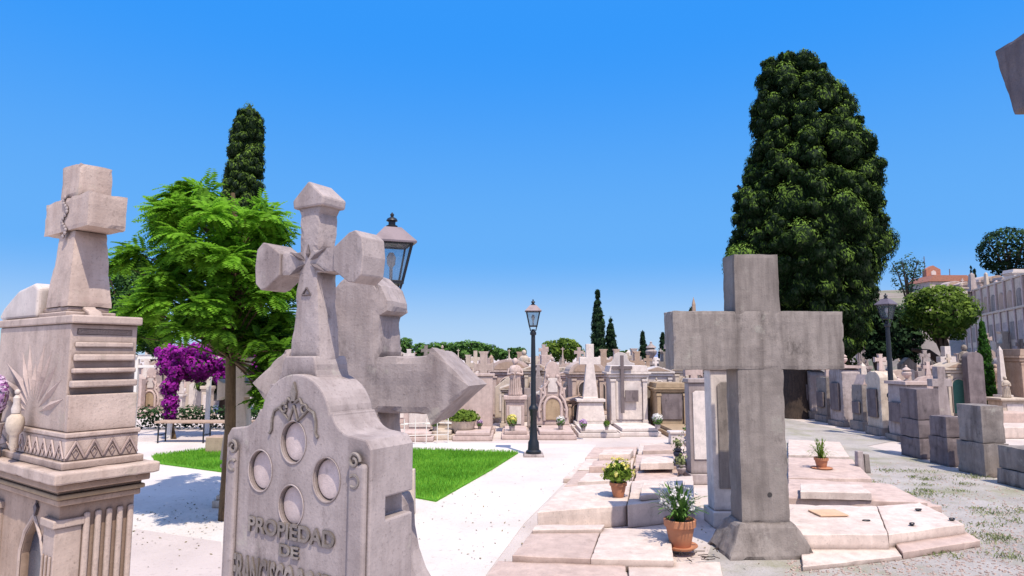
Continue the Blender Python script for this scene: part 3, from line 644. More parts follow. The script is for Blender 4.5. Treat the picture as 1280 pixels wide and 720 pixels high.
def leafy_tree():
    base = Vector((-3.87, 8.9, 0)); Y = base.y
    t = thing('leafy_tree', 'bright green feathery leaved tree behind the large headstone', 'tree', base)
    def L(px, py, dy=0): return at(px, py, Y+dy)-base
    cl = []
    spans = {258: (222, 300), 270: (200, 345), 290: (198, 345), 315: (190, 355), 340: (178, 362), 365: (165, 366), 388: (160, 365), 404: (172, 362), 412: (305, 362), 425: (308, 360), 445: (318, 362), 470: (322, 358), 492: (326, 356)}
    for py, (l, r) in spans.items():
        for k in range(max(5, int((r-l)/11))):
            px = l+(r-l)*random.random(); e = 1-((px-(l+r)/2)/((r-l)/2+1e-3))**2
            cl.append(L(px, py+random.uniform(-10, 10)+(random.uniform(-8, 14) if py > 395 else 0), random.uniform(-1, .9)*1.25*math.sqrt(max(.05, e))))
    for q in ((165, 318), (150, 330), (222, 246), (212, 266), (330, 266), (226, 240), (340, 300), (176, 318), (205, 285), (262, 240), (248, 236)): cl.append(L(q[0], q[1], -.2))
    MB().tube([(0, 0, 0), (.02, 0, 1.2), (-.02, 0, 2.2), (.05, 0, 2.9), (.0, 0, 3.8), (-.1, 0, 4.5)], [.085, .072, .066, .06, .045, .03], 12).build('trunk', M['bark'], t, smooth=True)
    br = MB()
    for c in cl:
        s = Vector((0, 0, max(2.15, min(3.9, c.z-random.uniform(.3, .8)))))
        br.tube([s, (s+c)/2+Vector((0, 0, .05)), c], [.020, .012, .005], 5)
    br.build('branches', M['bark'], t)
    P, N, T, Sz, To = [], [], [], [], []
    for c in cl:
        out = Vector((c.x, c.y, 0))
        if out.length < .01: out = Vector((1, 0, 0))
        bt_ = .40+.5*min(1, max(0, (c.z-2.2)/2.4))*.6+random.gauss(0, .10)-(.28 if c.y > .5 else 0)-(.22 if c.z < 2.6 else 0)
        for f in range(24):
            a = random.random()*2*PI; el = random.uniform(-.5, 1.1); ft_ = random.gauss(0, .16)
            d = Vector((math.cos(a)*math.cos(el), math.sin(a)*math.cos(el), math.sin(el)))+out.normalized()*.45
            d.normalize(); st = random.uniform(.18, .40)/10; p = c.copy()
            side = d.cross(Vector((0, 0, 1))).normalized()
            for k in range(10):
                d = (d+Vector((0, 0, -.10))).normalized(); p = p+d*st
                up = side.cross(d).normalized(); ls = .034*math.sin(PI*(k+1.6)/12.5)+.012
                for s in (-1, 1):
                    tt = (side*s+d*.45+Vector((0, 0, -.15))).normalized(); n_ = up+Vector((random.gauss(0, .4), random.gauss(0, .4), 0))
                    n_ = (n_-tt*n_.dot(tt)).normalized()
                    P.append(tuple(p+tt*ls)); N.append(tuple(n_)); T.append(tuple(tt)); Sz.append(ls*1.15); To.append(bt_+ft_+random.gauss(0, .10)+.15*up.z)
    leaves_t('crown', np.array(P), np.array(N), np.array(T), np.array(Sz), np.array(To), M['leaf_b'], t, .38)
leafy_tree()
round_tree(158, 30, 312, 440, 84, 'olive green bushy tree behind the left pedestal tomb', n=50)
round_tree(192, 34, 395, 452, 60, 'low round dark green tree left of the bougainvillea', n=50)
round_tree(120, 38, 370, 450, 70, 'broad hazy green tree at the far left edge behind the pedestal tomb', n=50)
round_tree(345, 26, 395, 480, 90, 'dark shadowed tree filling the gap behind the large headstone', 'leaf_d', n=70)
for px, y, top, wd, lb in ((430, 60, 415, 60, 'round green tree seen between the large headstone and the pointed cross'),
        (503, 62, 418, 24, 'small dark bushy tree just right of the nearest lamp post'), (531, 80, 427, 30, 'low green tree at the left end of the skyline trees'), (556, 82, 424, 40, 'wide mid green tree above the pointed cross arm'),
        (583, 80, 423, 42, 'tallest green tree of the skyline clump above the graves'), (606, 84, 427, 30, 'green tree closing the skyline clump on the right'),
        (626, 90, 434, 22, 'low dark green bush on the skyline left of the dome shaped tree'), (645, 78, 432, 24, 'small dark tree beside the top of the centre lamp post')):
    round_tree(px, y, top-1, 452, wd*1.3, lb, n=44, group='trees along the skyline')
round_tree(702, 66, 419, 456, 60, 'dome shaped bright green pine behind the ornate tomb', 'leaf_y', n=60, name='pine_tree')
round_tree(782, 70, 436, 450, 40, 'low yellow green shrubby tree behind the white chapel tomb', 'leaf_y', n=34)
round_tree(1020, 26, 352, 455, 60, 'olive green lower tree under the left side of the huge cypress', 'leaf_c', size=.09, n=60)
round_tree(1058, 23.5, 352, 462, 62, 'rounded dark green shrub tree under the huge cypress', 'leaf_c', size=.09, n=70)
round_tree(1095, 27, 365, 462, 62, 'dark tree behind the right lamp post', 'leaf_d', size=.1, n=70)
round_tree(1132, 29, 375, 462, 60, 'shadowy tree between the right lamp post and the leaning trunk', 'leaf_d', size=.1, n=70)
round_tree(1140, 31, 312, 372, 52, 'wispy blue green tree with thin see-through crown', 'leaf_w', size=.06, n=34, dens=420)
round_tree(1178, 26, 350, 432, 92, 'round headed yellow green street tree on a thin trunk', 'leaf_y', size=.075, n=80)
lp = gnd(1205, 512); t = thing('leaning_tree', 'bare leaning dark trunk with a broken limb in front of the right tombs', 'tree', (lp.x, lp.y, 0))
q = lambda px, py: at(px, py, lp.y)-Vector((lp.x, lp.y, 0))
MB().tube([(0, 0, 0), q(1198, 480), q(1180, 455), q(1160, 440), q(1140, 437)], [.24, .20, .17, .13, .06], 10).build('trunk', M['dbark'], t, smooth=True)
MB().tube([q(1180, 456), q(1184, 430), q(1176, 405)], [.10, .07, .03], 8).build('limb', M['dbark'], t, smooth=True)

# ================================================================ SLABS AND POTS
def slab(label, pix, z0, z1, mat='slab', rough=.006):
    """pix: the four top corners, near-left, near-right, far-right, far-left (top surface at z1)"""
    c = [gnd(px, py, z1) for px, py in pix]; o0 = sum(c, Vector())/4
    vs = [(p.x-o0.x, p.y-o0.y, 0) for p in c]+[(p.x-o0.x, p.y-o0.y, z1-z0) for p in c]
    o = MB().add(vs, [(3, 2, 1, 0), (4, 5, 6, 7), (0, 1, 5, 4), (1, 2, 6, 5), (2, 3, 7, 6), (3, 0, 4, 7)]).build('tomb_slab', M[mat])
    rough_up(o, .12, rough, 3, random.random()*50); o.location = (o0.x, o0.y, z0)
    b = o.modifiers.new('edge_wear', 'BEVEL'); b.width = .006; b.segments = 1; b.limit_method = 'ANGLE'; b.angle_limit = R(50)
    return tag(o, label, 'tomb slab', 'flat tomb slabs')
for a in (
 ('pinkish grave slab lying nearest the camera beside the white pavement', [(604, 722), (786, 722), (782, 703), (622, 700)], 0, .07, 'slabp'),
 ('pale pink low step slab in front of the raised white slab', [(640, 694), (738, 698), (752, 660), (668, 658)], 0, .13, 'slabp'),
 ('bright low slab just left of the large flower pot near the grey cross', [(738, 698), (842, 700), (838, 661), (752, 660)], 0, .13, 'slab'),
 ('pale slab under the large terracotta pot at the foot of the grey cross', [(786, 722), (905, 722), (900, 702), (784, 703)], 0, .06, 'slab'),
 ('raised white slab with a grey side, left of the pair', [(671, 640), (784, 631), (790, 601), (705, 608)], 0, .27, 'slab'),
 ('raised white slab next to the white marble headstone, right of the pair', [(784, 631), (868, 622), (866, 594), (790, 601)], 0, .30, 'slab'),
 ('flat pink slab behind the yellow flowered pot', [(705, 607), (790, 604), (796, 587), (722, 588)], 0, .12, 'slabp'),
 ('plain rosy slab left of the vase cluster', [(792, 604), (846, 602), (848, 585), (796, 587)], 0, .18, 'slabp'),
 ('narrow pale slab, third back from the yellow flowered pot', [(722, 587), (790, 586), (793, 572), (732, 573)], 0, .13, 'slab'),
 ('thick slab with a dark shaded front edge near the vase cluster', [(794, 584), (872, 582), (866, 566), (795, 568)], 0, .24, 'slabp'),
 ('weathered pink slab right of the centre lamp post', [(731, 572), (794, 571), (797, 558), (742, 559)], 0, .12, 'slabp'),
 ('pale slab just in front of the brown stele', [(797, 567), (858, 566), (853, 552), (799, 554)], 0, .15, 'slab'),
 ('pale slab with an orange tile beside the grey cross', [(985, 668), (1110, 668), (1096, 632), (985, 630)], 0, .22, 'slab'),
 ('pale slab with four metal fixings at the edge of the gravel', [(1110, 668), (1207, 655), (1150, 628), (1096, 632)], 0, .20, 'slab'),
 ('low pink kerb slab reaching out into the gravel', [(1128, 690), (1226, 675), (1204, 662), (1112, 671)], 0, .09, 'slabp'),
 ('front footing slab right of the grey cross', [(1003, 708), (1128, 694), (1112, 672), (1000, 676)], 0, .06, 'slab'),
 ('long pink slab in the middle of the stepped group right of the cross', [(985, 622), (1160, 628), (1112, 604), (985, 598)], 0, .18, 'slabp'),
 ('pink slab under the pot of arching grassy leaves', [(985, 597), (1090, 598), (1066, 574), (985, 571)], 0, .14, 'slabp'),
 ('narrow pale slab behind the pot of arching grassy leaves', [(985, 568), (1062, 571), (1050, 552), (985, 549)], 0, .10, 'slab')): slab(*a)
for a in (
 ('narrow raised lid on the flat pink slab behind the yellow flowered pot', [(722, 602), (786, 599), (790, 590), (733, 591)], .12, .25, 'slab'),
 ('thin stepped slab edging the white pavement beside the pink slabs', [(704, 598), (722, 598), (736, 578), (724, 578)], 0, .08, 'slab'),
 ('pink lid on the narrow slab, third row back', [(736, 583), (786, 582), (789, 575), (743, 575)], .13, .27, 'slabp'),
 ('pale lid on the thick slab by the vase cluster', [(800, 579), (842, 578), (842, 570), (802, 570)], .24, .36, 'slab'),
 ('low pale lid right of the centre lamp post', [(748, 568), (788, 567), (792, 561), (755, 562)], .12, .26, 'slab'),
 ('rosy lid on the slab in front of the brown stele', [(803, 563), (850, 562), (847, 555), (805, 556)], .15, .30, 'slabp'),
 ('small sloping lid on the raised white slab by the marble headstone', [(800, 619), (852, 613), (854, 600), (804, 603)], .30, .38, 'slab'),
 ('narrow kerb slab in front of the raised white slab', [(664, 662), (752, 661), (756, 655), (670, 656)], .0, .17, 'slab'),
 ('long narrow step slab right of the grey cross under the tile slab', [(985, 676), (1112, 674), (1110, 668), (985, 668)], 0, .14, 'slabp'),
 ('narrow pink step slab behind the slab with metal fixings', [(1100, 634), (1178, 632), (1150, 622), (1096, 624)], 0, .12, 'slabp'),
 ('small raised lid on the long pink slab', [(1000, 614), (1090, 616), (1076, 605), (1000, 604)], .18, .29, 'slab')): slab(*a)
o = MB().cb(.36, .30, 0, .018).build('tile', M['orange'], None, .004); o.location = gnd(1035, 642, .226); o.rotation_euler = (0, 0, R(4))
tag(o, 'thin orange brown tile lying on the pale slab', 'tile')
for (px, py), lb in zip(((1083, 652), (1148, 638), (1140, 656), (1190, 650)), ('dark metal ring handle on the slab edge beside the orange tile', 'dark metal ring handle at the back of the slab by the gravel', 'dark metal ring handle at the front middle of the slab by the gravel', 'dark metal ring handle at the right end of the slab by the gravel')):
    t = thing('ring_handle', lb, 'handle', gnd(px, py, .21), random.random(), 'ring handles on the pale slabs')
    MB().tube([(.045*math.cos(a), .022*math.sin(a), .016) for a in np.linspace(0, 2*PI, 14)], .006, 6).build('ring', M['iron'], t)
    MB().cb(.05, .04, 0, .010).build('plate', M['iron'], t)
t = thing('stone_post', 'small leaning stone post beside the pot of arching grassy leaves', 'post', gnd(1075, 592), R(10))
MB().box(-.07, .07, -.06, .06, 0, .42, .012).build('shaft', M['lilac'], t, .015); MB().box(.075, .20, -.05, .05, 0, .36, .01).build('shaft', M['grey'], t, .015)
o = MB().cb(.15, .13, 0, .62, .01).build('stone_post', M['cream'], None, .012); o.location = gnd(512, 643)
tag(o, 'narrow cream stone post at the near corner of the lawn', 'post')
def pot_mesh(t, r, h):
    MB().lathe([(r*.62, 0), (r*.66, .01), (r*.88, h*.62), (r*.90, h*.74), (r*1.04, h*.76), (r*1.06, h*.98), (r*1.0, h), (r*.92, h*.99), (r*.88, h*.86)], 28).build('pot', M['terra'], t, smooth=True)
    MB().lathe([(r*.86, h*.84), (r*.8, h*.89), (.01, h*.9)], 20).build('soil', M['soil'], t)
def plant(t, z, n, spread, hgt, mat, droop=.8, tone=(.3, .9), aspect=.18):
    P, N, T, Sz, To = [], [], [], [], []
    for i in range(n):
        a = random.random()*2*PI; tilt = random.uniform(.05, 1)*spread
        d = Vector((math.cos(a)*tilt, math.sin(a)*tilt, 1)).normalized(); p = Vector((random.gauss(0, .02), random.gauss(0, .02), z)); L = hgt*random.uniform(.6, 1.1)
        for k in range(6):
            d2 = (d+Vector((0, 0, -droop*.11*k*tilt))).normalized(); q_ = p+d2*L/6
            side = d2.cross(Vector((0, 0, 1)))
            if side.length < .01: side = Vector((1, 0, 0))
            nn = side.normalized().cross(d2).normalized()
            P.append(tuple((p+q_)/2)); N.append(tuple(nn)); T.append(tuple(d2)); Sz.append(L/6*.75); To.append(random.uniform(*tone)); p = q_; d = d2
    leaves_t('leaves', np.array(P), np.array(N), np.array(T), np.array(Sz), np.array(To), M[mat], t, aspect)
c = gnd(773, 620, .28); t = thing('potted_plant', 'small terracotta pot with yellow green leaves and flowers on the raised white slab', 'potted plant', (c.x, c.y, .272))
pot_mesh(t, .115, .20); n = 420
d = rng.normal(size=(n, 3)); d[:, 2] = np.abs(d[:, 2])*.9-.15; d /= np.linalg.norm(d, axis=1, keepdims=True)
leaves('leaves', d*np.array([.20, .18, .22])*(.5+.5*rng.random((n, 1)))+np.array([0, 0, .27]), d+rng.normal(0, .5, (n, 3)), .05, .35+.5*rng.random(n), M['leaf_y'], t, .5)
n = 26; d = rng.normal(size=(n, 3)); d[:, 2] = np.abs(d[:, 2]); d /= np.linalg.norm(d, axis=1, keepdims=True)
fp = np.repeat(d*np.array([.22, .2, .24])+np.array([0, 0, .28]), 7, 0)+rng.normal(0, .012, (n*7, 3))
leaves('flowers', fp, np.repeat(d, 7, 0)+rng.normal(0, .4, (n*7, 3)), .02, rng.random(n*7), M['petal_y'], t, .8)
c = gnd(856, 691, .06); t = thing('potted_plant', 'large terracotta pot with tall straggly white flowers at the foot of the grey cross', 'potted plant', (c.x, c.y+.18, .06))
pot_mesh(t, .17, .32); MB().lathe([(.15, 0), (.19, .03), (.19, .04), (.14, .025)], 24).build('saucer', M['terra'], t)
plant(t, .28, 150, 1.0, .42, 'leaf_f', .9, (.1, .9), .22)
n = 60; a = rng.random(n)*6.28; r_ = rng.random(n)**.6*.22; fp = np.repeat(np.column_stack([r_*np.cos(a)-.02, r_*np.sin(a), .44+.26*rng.random(n)]), 6, 0)+rng.normal(0, .013, (n*6, 3))
leaves('flowers', fp, rng.normal(size=(n*6, 3)), .017, rng.random(n*6), M['petal_w'], t, .8)
tw = MB()
for k in range(26):
    x = random.uniform(-.45, .35); y = random.uniform(-.35, .05); a = random.random()*6.28; l = random.uniform(.05, .14)
    tw.tube([(x, y, .012), (x+l*math.cos(a), y+l*math.sin(a), .02)], .005, 4)
o = tw.build('twigs', M['dbark']); o.location = (c.x, c.y+.05, .066); tag(o, 'dry twigs and dead leaves scattered round the large flower pot', 'twigs', kind='stuff')
c = gnd(1027, 585, .15); t = thing('potted_plant', 'small terracotta pot with bright arching grassy leaves on the pink slab', 'potted plant', (c.x, c.y, .142))
pot_mesh(t, .12, .20); plant(t, .17, 90, .9, .36, 'leaf_y', 1.3, (.4, 1), .2)
MB().lathe([(.17, 0), (.19, .02), (.12, .03)], 20).build('saucer', M['terra'], t)
c = gnd(575, 553); t = thing('planter', 'round yellow green shrub in a pale planter behind the far pavement edge', 'potted plant', (c.x, c.y+1, 0))
MB().lathe([(.22, 0), (.26, .03), (.34, .42), (.36, .45), (.30, .45), (.05, .40)], 20).build('pot', M['cream'], t, smooth=True)
n = 900; d = rng.normal(size=(n, 3)); d[:, 2] = np.abs(d[:, 2]); d /= np.linalg.norm(d, axis=1, keepdims=True)
leaves('leaves', d*np.array([.46, .4, .28])*(.6+.4*rng.random((n, 1)))+np.array([0, 0, .48]), d+rng.normal(0, .5, (n, 3)), .06, .4+.6*rng.random(n), M['leaf_y'], t, .5)

# ================================================================ MONUMENTS
def urn(mb, z, s, c=(0, 0), seg=14):
    mb.lathe([(a*s, z+b*s) for a, b in ((.22, 0), (.22, .06), (.09, .12), (.09, .18), (.30, .42), (.34, .58), (.26, .68), (.18, .72), (.30, .78), (.28, .84), (.10, .98), (.06, 1.05), (.08, 1.1), (.01, 1.16))], seg, c)
def robed(mb, z, s, c=(0, 0), arms=True):
    mb.lathe([(a*s, z+b*s) for a, b in ((.20, 0), (.21, .03), (.165, .25), (.15, .45), (.165, .55), (.17, .66), (.175, .74), (.13, .81), (.055, .845), (.05, .87))], 16, c, sx=1.0, sy=.78)
    mb.ball((c[0], c[1]-.01*s, z+.93*s), .075*s, .85, .95, 1.15)
    mb.ball((c[0], c[1]+.02*s, z+.94*s), .085*s, .95, .9, 1.15)
    for k in range(7):
        a = -2.6+k*.35; mb.tube([(c[0]+.19*s*math.cos(a), c[1]+.16*s*math.sin(a), z+.02*s), (c[0]+.15*s*math.cos(a), c[1]+.12*s*math.sin(a), z+.5*s)], [.02*s, .008*s], 5)
    if arms:
        for k in (-1, 1):
            mb.tube([(c[0]+k*.16*s, c[1], z+.74*s), (c[0]+k*.19*s, c[1]-.03*s, z+.58*s), (c[0]+k*.03*s, c[1]-.17*s, z+.62*s)], [.05*s, .045*s, .03*s], 8)
def ledger(t, w, L, mat, h=.22, y0=None, d=.3):
    y1 = -d/2-.02 if y0 is None else y0
    MB().box(-w/2, w/2, y1-L, y1, 0, h*.55).build('ledger', M[mat], t, .012)
    MB().box(-w/2+.07, w/2-.07, y1-L+.07, y1-.05, h*.55, h).build('ledger_lid', M[mat], t, .012)
def top_prof(kind, w, h, hs):
    a = w/2
    if kind == 'round': return [(-a, 0), (a, 0), (a, h-hs)]+arc(0, h-hs, a, hs, 8, 172, 12)+[(-a, h-hs)]
    if kind == 'gable': return [(-a, 0), (a, 0), (a, h-hs), (0, h), (-a, h-hs)]
    if kind == 'ogee': return [(-a, 0), (a, 0), (a, h-hs)]+arc(a*.92, h-hs*.45, a*.42, hs*.5, 270, 185, 5)+arc(0, h-hs*.4, a*.5, hs*.4, 0, 180, 8)+arc(-a*.92, h-hs*.45, a*.42, hs*.5, 355, 270, 5)+[(-a, h-hs)]
    if kind == 'step': return [(-a, 0), (a, 0), (a, h-hs), (a*.6, h-hs), (a*.6, h-hs*.5), (a*.3, h-hs*.5), (a*.3, h), (-a*.3, h), (-a*.3, h-hs*.5), (-a*.6, h-hs*.5), (-a*.6, h-hs), (-a, h-hs)]
    return [(-a, 0), (a, 0), (a, h), (-a, h)]
def stele(t, w, h, mat, top='round', d=.3, panel='white', cross=False, led=None):
    MB().cb(w*1.16, d*1.6, 0, h*.10).build('plinth', M[mat], t, .012)
    hc = h*.80 if cross else h
    hs = min(w*.45, hc*.3) if top != 'flat' else 0
    pf = [(x, z*(1-h*.10/hc)+h*.10) for x, z in top_prof(top, w, hc, hs)]
    MB().prism(pf, -d/2, d/2).build('slab', M[mat], t, .012)
    if top == 'flat': MB().cb(w*1.12, d*1.25, hc, hc+.07).build('cornice', M[mat], t, .01)
    if panel:
        z0, z1 = h*.24, hc-hs-.08*h
        if z1 > z0+.1:
            MB().prism([(-w*.33, z0), (w*.33, z0), (w*.33, z1-w*.1), (w*.2, z1), (-w*.2, z1), (-w*.33, z1-w*.1)], -d/2-.018, -d/2+.01).build('plaque', M[panel], t, .006)
    if cross:
        s = h*.22; pf = cross_prof(s*.13, s*.36, hc-.02, hc+s*.62, hc+s, s*.12, s*.2, s*.04)
        MB().prism(pf, -.05, .05).build('cross', M[mat], t, .008)
    if led: ledger(t, w*1.1, led, mat, d=d*1.6)
def cross_mon(t, w, h, mat, ped=.38, led=None, d=.5, aspan=.2, style=0):
    zp = h*ped
    MB().cb(w*1.1, d*1.3, 0, zp*.16).build('base', M[mat], t, .012)
    MB().cb(w*.92, d*1.1, zp*.16, zp*.26).build('base', M[mat], t, .012)
    MB().cb(w*.78, d*.92, zp*.26, zp*.86, w*.06).build('pedestal', M[mat], t, .012)
    MB().cb(w*.80, d*.96, zp*.86, zp*.94).build('cornice', M[mat], t, .01)
    MB().cb(w*.45, d*.6, zp*.94, zp*1.06, w*.05).build('foot', M[mat], t, .01)
    hc = h-zp; sw = hc*.055+.03; za = zp+hc*.68
    MB().prism(cross_prof(sw, hc*aspan, zp, za, h, sw*.95, sw*1.9, sw*.5 if style else 0, 0), -sw, sw).build('cross', M[mat], t, .012)
    if led: ledger(t, w*1.05, led, mat, d=d*1.3)
def chapel(t, w, h, mat, roof='gable', d=.9, door='recess', led=None, fin=True):
    MB().cb(w*1.08, d*1.1, 0, h*.08).build('base', M[mat], t, .012)
    zc = h*.74
    walls = MB().cb(w*.92, d*.92, h*.08, zc).build('wall', M[mat], t, .01)
    dw = w*.24; z0, z1 = h*.12, h*.56
    if door == 'none':
        MB().box(-w*.34, w*.34, -d*.46-.03, -d*.46+.01, h*.14, h*.68).build('front_panel', M[mat], t, .01)
    elif door == 'panel':
        MB().prism([(-w*.30, h*.22), (w*.30, h*.22), (w*.34, h*.70), (-w*.34, h*.70)], -d*.46-.03, -d*.46+.01).build('front_panel', M['dgrey'], t, .008)
    else:
        pf = [(-dw, z0), (dw, z0), (dw, z1)]+arc(0, z1, dw, dw*.9, 10, 170, 8)+[(-dw, z1)]
        MB().prism(pf, -d*.46-.03, -d*.46+.01).build('door', M[door], t, .004)
        fr = MB(); fr.tube([(x*1.14, -d*.46-.03, z) for x, z in ([(-dw, z0), (-dw, z1)]+arc(0, z1, dw, dw*.95, 170, 10, 8)+[(dw, z1), (dw, z0)])], w*.022, 6); fr.build('door_frame', M[mat], t)
    for s in (-1, 1):
        p = MB(); p.cb(w*.11, w*.11, h*.08, zc-.06, 0, s*w*.40, -d*.46-.02); p.cb(w*.15, w*.15, zc-.12, zc-.05, 0, s*w*.40, -d*.46-.02); p.cb(w*.15, w*.15, h*.08, h*.13, 0, s*w*.40, -d*.46-.02); p.build('pilaster', M[mat], t, .008)
    MB().cb(w*1.02, d*1.04, zc, zc+h*.045).build('cornice', M[mat], t, .01); MB().cb(w*1.12, d*1.14, zc+h*.045, zc+h*.075).build('cornice', M[mat], t, .01)
    zr = zc+h*.075; hr = (h*.90 if fin else h)-zr
    if roof == 'gable': pr = [(-w*.56, zr), (w*.56, zr), (0, zr+hr)]
    elif roof == 'arch': pr = [(-w*.56, zr), (w*.56, zr)]+arc(0, zr, w*.54, hr, 4, 176, 14)
    else: pr = [(-w*.5, zr), (w*.5, zr), (w*.46, zr+hr*.5), (-w*.46, zr+hr*.5)]
    MB().prism(pr, -d*.55, d*.55).build('pediment', M[mat], t, .01)
    if roof in ('gable', 'arch'):
        pi = [(x*.74, zr+(z-zr)*.72+hr*.06) for x, z in pr]; MB().prism(pi, -d*.55-.02, -d*.5).build('tympanum', M['tan'], t, .004)
    if fin:
        s = h*.13; MB().prism(cross_prof(s*.14, s*.36, zr+hr*.9, zr+hr+s*.45, zr+hr+s, s*.13), -s*.1, s*.1).build('cross', M[mat], t)
    if led: ledger(t, w*.95, led, mat, d=d*1.1)
def pedestal_parts(t, w, zt, mat, panel='white'):
    MB().cb(w*1.15, w*1.0, 0, zt*.12).build('base', M[mat], t, .012); MB().cb(w*.85, w*.75, zt*.12, zt*.84).build('pedestal', M[mat], t, .012)
    MB().box(-w*.28, w*.28, -w*.375-.02, -w*.36, zt*.24, zt*.72).build('plaque', M[panel], t, .005)
    c = MB(); c.cb(w*.95, w*.85, zt*.84, zt*.90); c.cb(w*1.1, w*1.0, zt*.90, zt); c.build('cornice', M[mat], t, .01)
def statue_mon(t, w, h, mat, led=None):
    zt = h*.50; pedestal_parts(t, w, zt, mat)
    b = MB(); robed(b, zt, (h-zt)); b.build('statue', M[mat], t, smooth=True)
    if led: ledger(t, w*1.2, led, mat, d=w)
def urn_mon(t, w, h, mat, led=None):
    zt = h*.66; pedestal_parts(t, w, zt, mat); b = MB(); urn(b, zt, (h-zt)/1.16); b.build('urn', M[mat], t, smooth=True)
    if led: ledger(t, w*1.2, led, mat, d=w)
def obelisk(t, w, h, mat, led=None):
    pedestal_parts(t, w, h*.3, mat); b = MB(); b.cb(w*.55, w*.55, h*.3, h*.93, w*.12); b.cb(w*.31, w*.31, h*.93, h, w*.15); b.build('shaft', M[mat], t, .01)
    if led: ledger(t, w*1.2, led, mat, d=w)
def pinnacle(t, w, h, mat, led=None):
    pedestal_parts(t, w, h*.3, mat)
    b = MB(); b.cb(w*.7, w*.6, h*.3, h*.62, .01); b.build('shrine', M[mat], t, .01)
    MB().prism([(-w*.18, h*.34), (w*.18, h*.34), (w*.18, h*.5), (0, h*.58), (-w*.18, h*.5)], -w*.3-.03, -w*.29).build('niche', M['recess'], t)
    c = MB(); c.prism([(-w*.42, h*.62), (w*.42, h*.62), (0, h*.74)], -w*.33, w*.33); c.cb(w*.22, w*.22, h*.70, h*.92, w*.08)
    for s in (-1, 1): c.cb(w*.12, w*.12, h*.62, h*.78, w*.05, s*w*.34, -w*.25)
    c.build('gable', M[mat], t); MB().prism(cross_prof(.022, h*.035, h*.91, h*.965, h, .02), -.02, .02).build('cross', M[mat], t)
    if led: ledger(t, w*1.2, led, mat, d=w)
def baroque(t, w, h, mat, led=None):
    MB().cb(w*1.1, .6, 0, h*.1).build('base', M[mat], t, .012)
    a = w/2
    pf = [(-a, h*.1), (a, h*.1), (a*.9, h*.28)]+arc(a*1.0, h*.40, a*.25, h*.10, 250, 150, 5)+[(a*.75, h*.55)]+arc(a*.75, h*.66, a*.2, h*.08, 300, 180, 5)+[(a*.42, h*.80), (a*.5, h*.84)]+arc(0, h*.84, a*.42, h*.10, 0, 180, 8)+[(-a*.5, h*.84), (-a*.42, h*.80)]+arc(-a*.75, h*.66, a*.2, h*.08, 0, -120, 5)+[(-a*.75, h*.55)]+arc(-a*1.0, h*.40, a*.25, h*.10, 30, -70, 5)+[(-a*.9, h*.28)]
    MB().prism(pf, -.2, .2).build('slab', M[mat], t, .02)
    MB().prism([(x*.46, z) for x, z in ([(-a, h*.17), (a, h*.17), (a, h*.34)]+arc(0, h*.34, a, h*.11, 6, 174, 10)+[(-a, h*.34)])], -.235, -.19).build('niche', M['ochre'], t, .01)
    r = MB(); r.tube([(x*.52, -.22, z) for x, z in ([(-a, h*.16), (-a, h*.34)]+arc(0, h*.34, a, h*.13, 174, 6, 10)+[(a, h*.34), (a, h*.16)])], .045, 8)
    for s in (-1, 1):
        r.tube([(s*a*.8, -.22, h*.2), (s*a*.85, -.22, h*.3), (s*a*.7, -.22, h*.42), (s*a*.45, -.22, h*.5), (s*a*.5, -.22, h*.6), (s*a*.25, -.22, h*.68)], .04, 7)
        for k in range(5): r.ball((s*a*(.78-.12*k), -.2, h*(.3+.11*k)), .06, 1, .7, 1)
    r.build('carved_frame', M[mat], t, smooth=True)
    MB().prism([(-a*.3, h*.53), (a*.3, h*.53), (a*.3, h*.72), (-a*.3, h*.72)], -.225, -.19).build('plaque', M['white'], t, .008)
    b = MB(); urn(b, h*.93, h*.07); b.build('finial', M[mat], t, smooth=True)
    if led: ledger(t, w*1.1, led, mat, d=.6)
KINDS = {}
def mk(kind, t, w, h, mat, led):
    if kind.startswith('st_'):
        p = kind.split('_'); stele(t, w, h, mat, p[1], .28, None if 'np' in p else 'white' if mat != 'white' else 'grey', 'x' in p, led)
    elif kind == 'cross': cross_mon(t, w, h, mat, .38, led)
    elif kind == 'crossf': cross_mon(t, w, h, mat, .30, led, style=1)
    elif kind == 'chg': chapel(t, w, h, mat, 'gable', led=led)
    elif kind == 'cha': chapel(t, w, h, mat, 'arch', led=led, fin=False)
    elif kind == 'chn': chapel(t, w, h, mat, 'flat', led=led, fin=False, door='none')
    elif kind == 'chr': chapel(t, w, h, mat, 'flat', led=led, fin=False, door='panel')
    elif kind == 'chf': chapel(t, w, h, mat, 'flat', led=led, fin=False)
    elif kind == 'statue': statue_mon(t, w, h, mat, led)
    elif kind == 'urn': urn_mon(t, w, h, mat, led)
    elif kind == 'obelisk': obelisk(t, w, h, mat, led)
    elif kind == 'pin': pinnacle(t, w, h, mat, led)
    elif kind == 'baroque': baroque(t, w, h, mat, led)
NM = {'st': ('headstone', 'headstone'), 'cross': ('cross_monument', 'cross monument'), 'crossf': ('cross_monument', 'cross monument'), 'chg': ('chapel_tomb', 'tomb'), 'cha': ('chapel_tomb', 'tomb'), 'chf': ('chapel_tomb', 'tomb'), 'chn': ('chapel_tomb', 'tomb'), 'chr': ('chapel_tomb', 'tomb'),
      'statue': ('statue_tomb', 'statue tomb'), 'urn': ('urn_tomb', 'urn tomb'), 'obelisk': ('obelisk', 'obelisk'), 'pin': ('shrine_tomb', 'tomb'), 'baroque': ('ornate_headstone', 'headstone')}
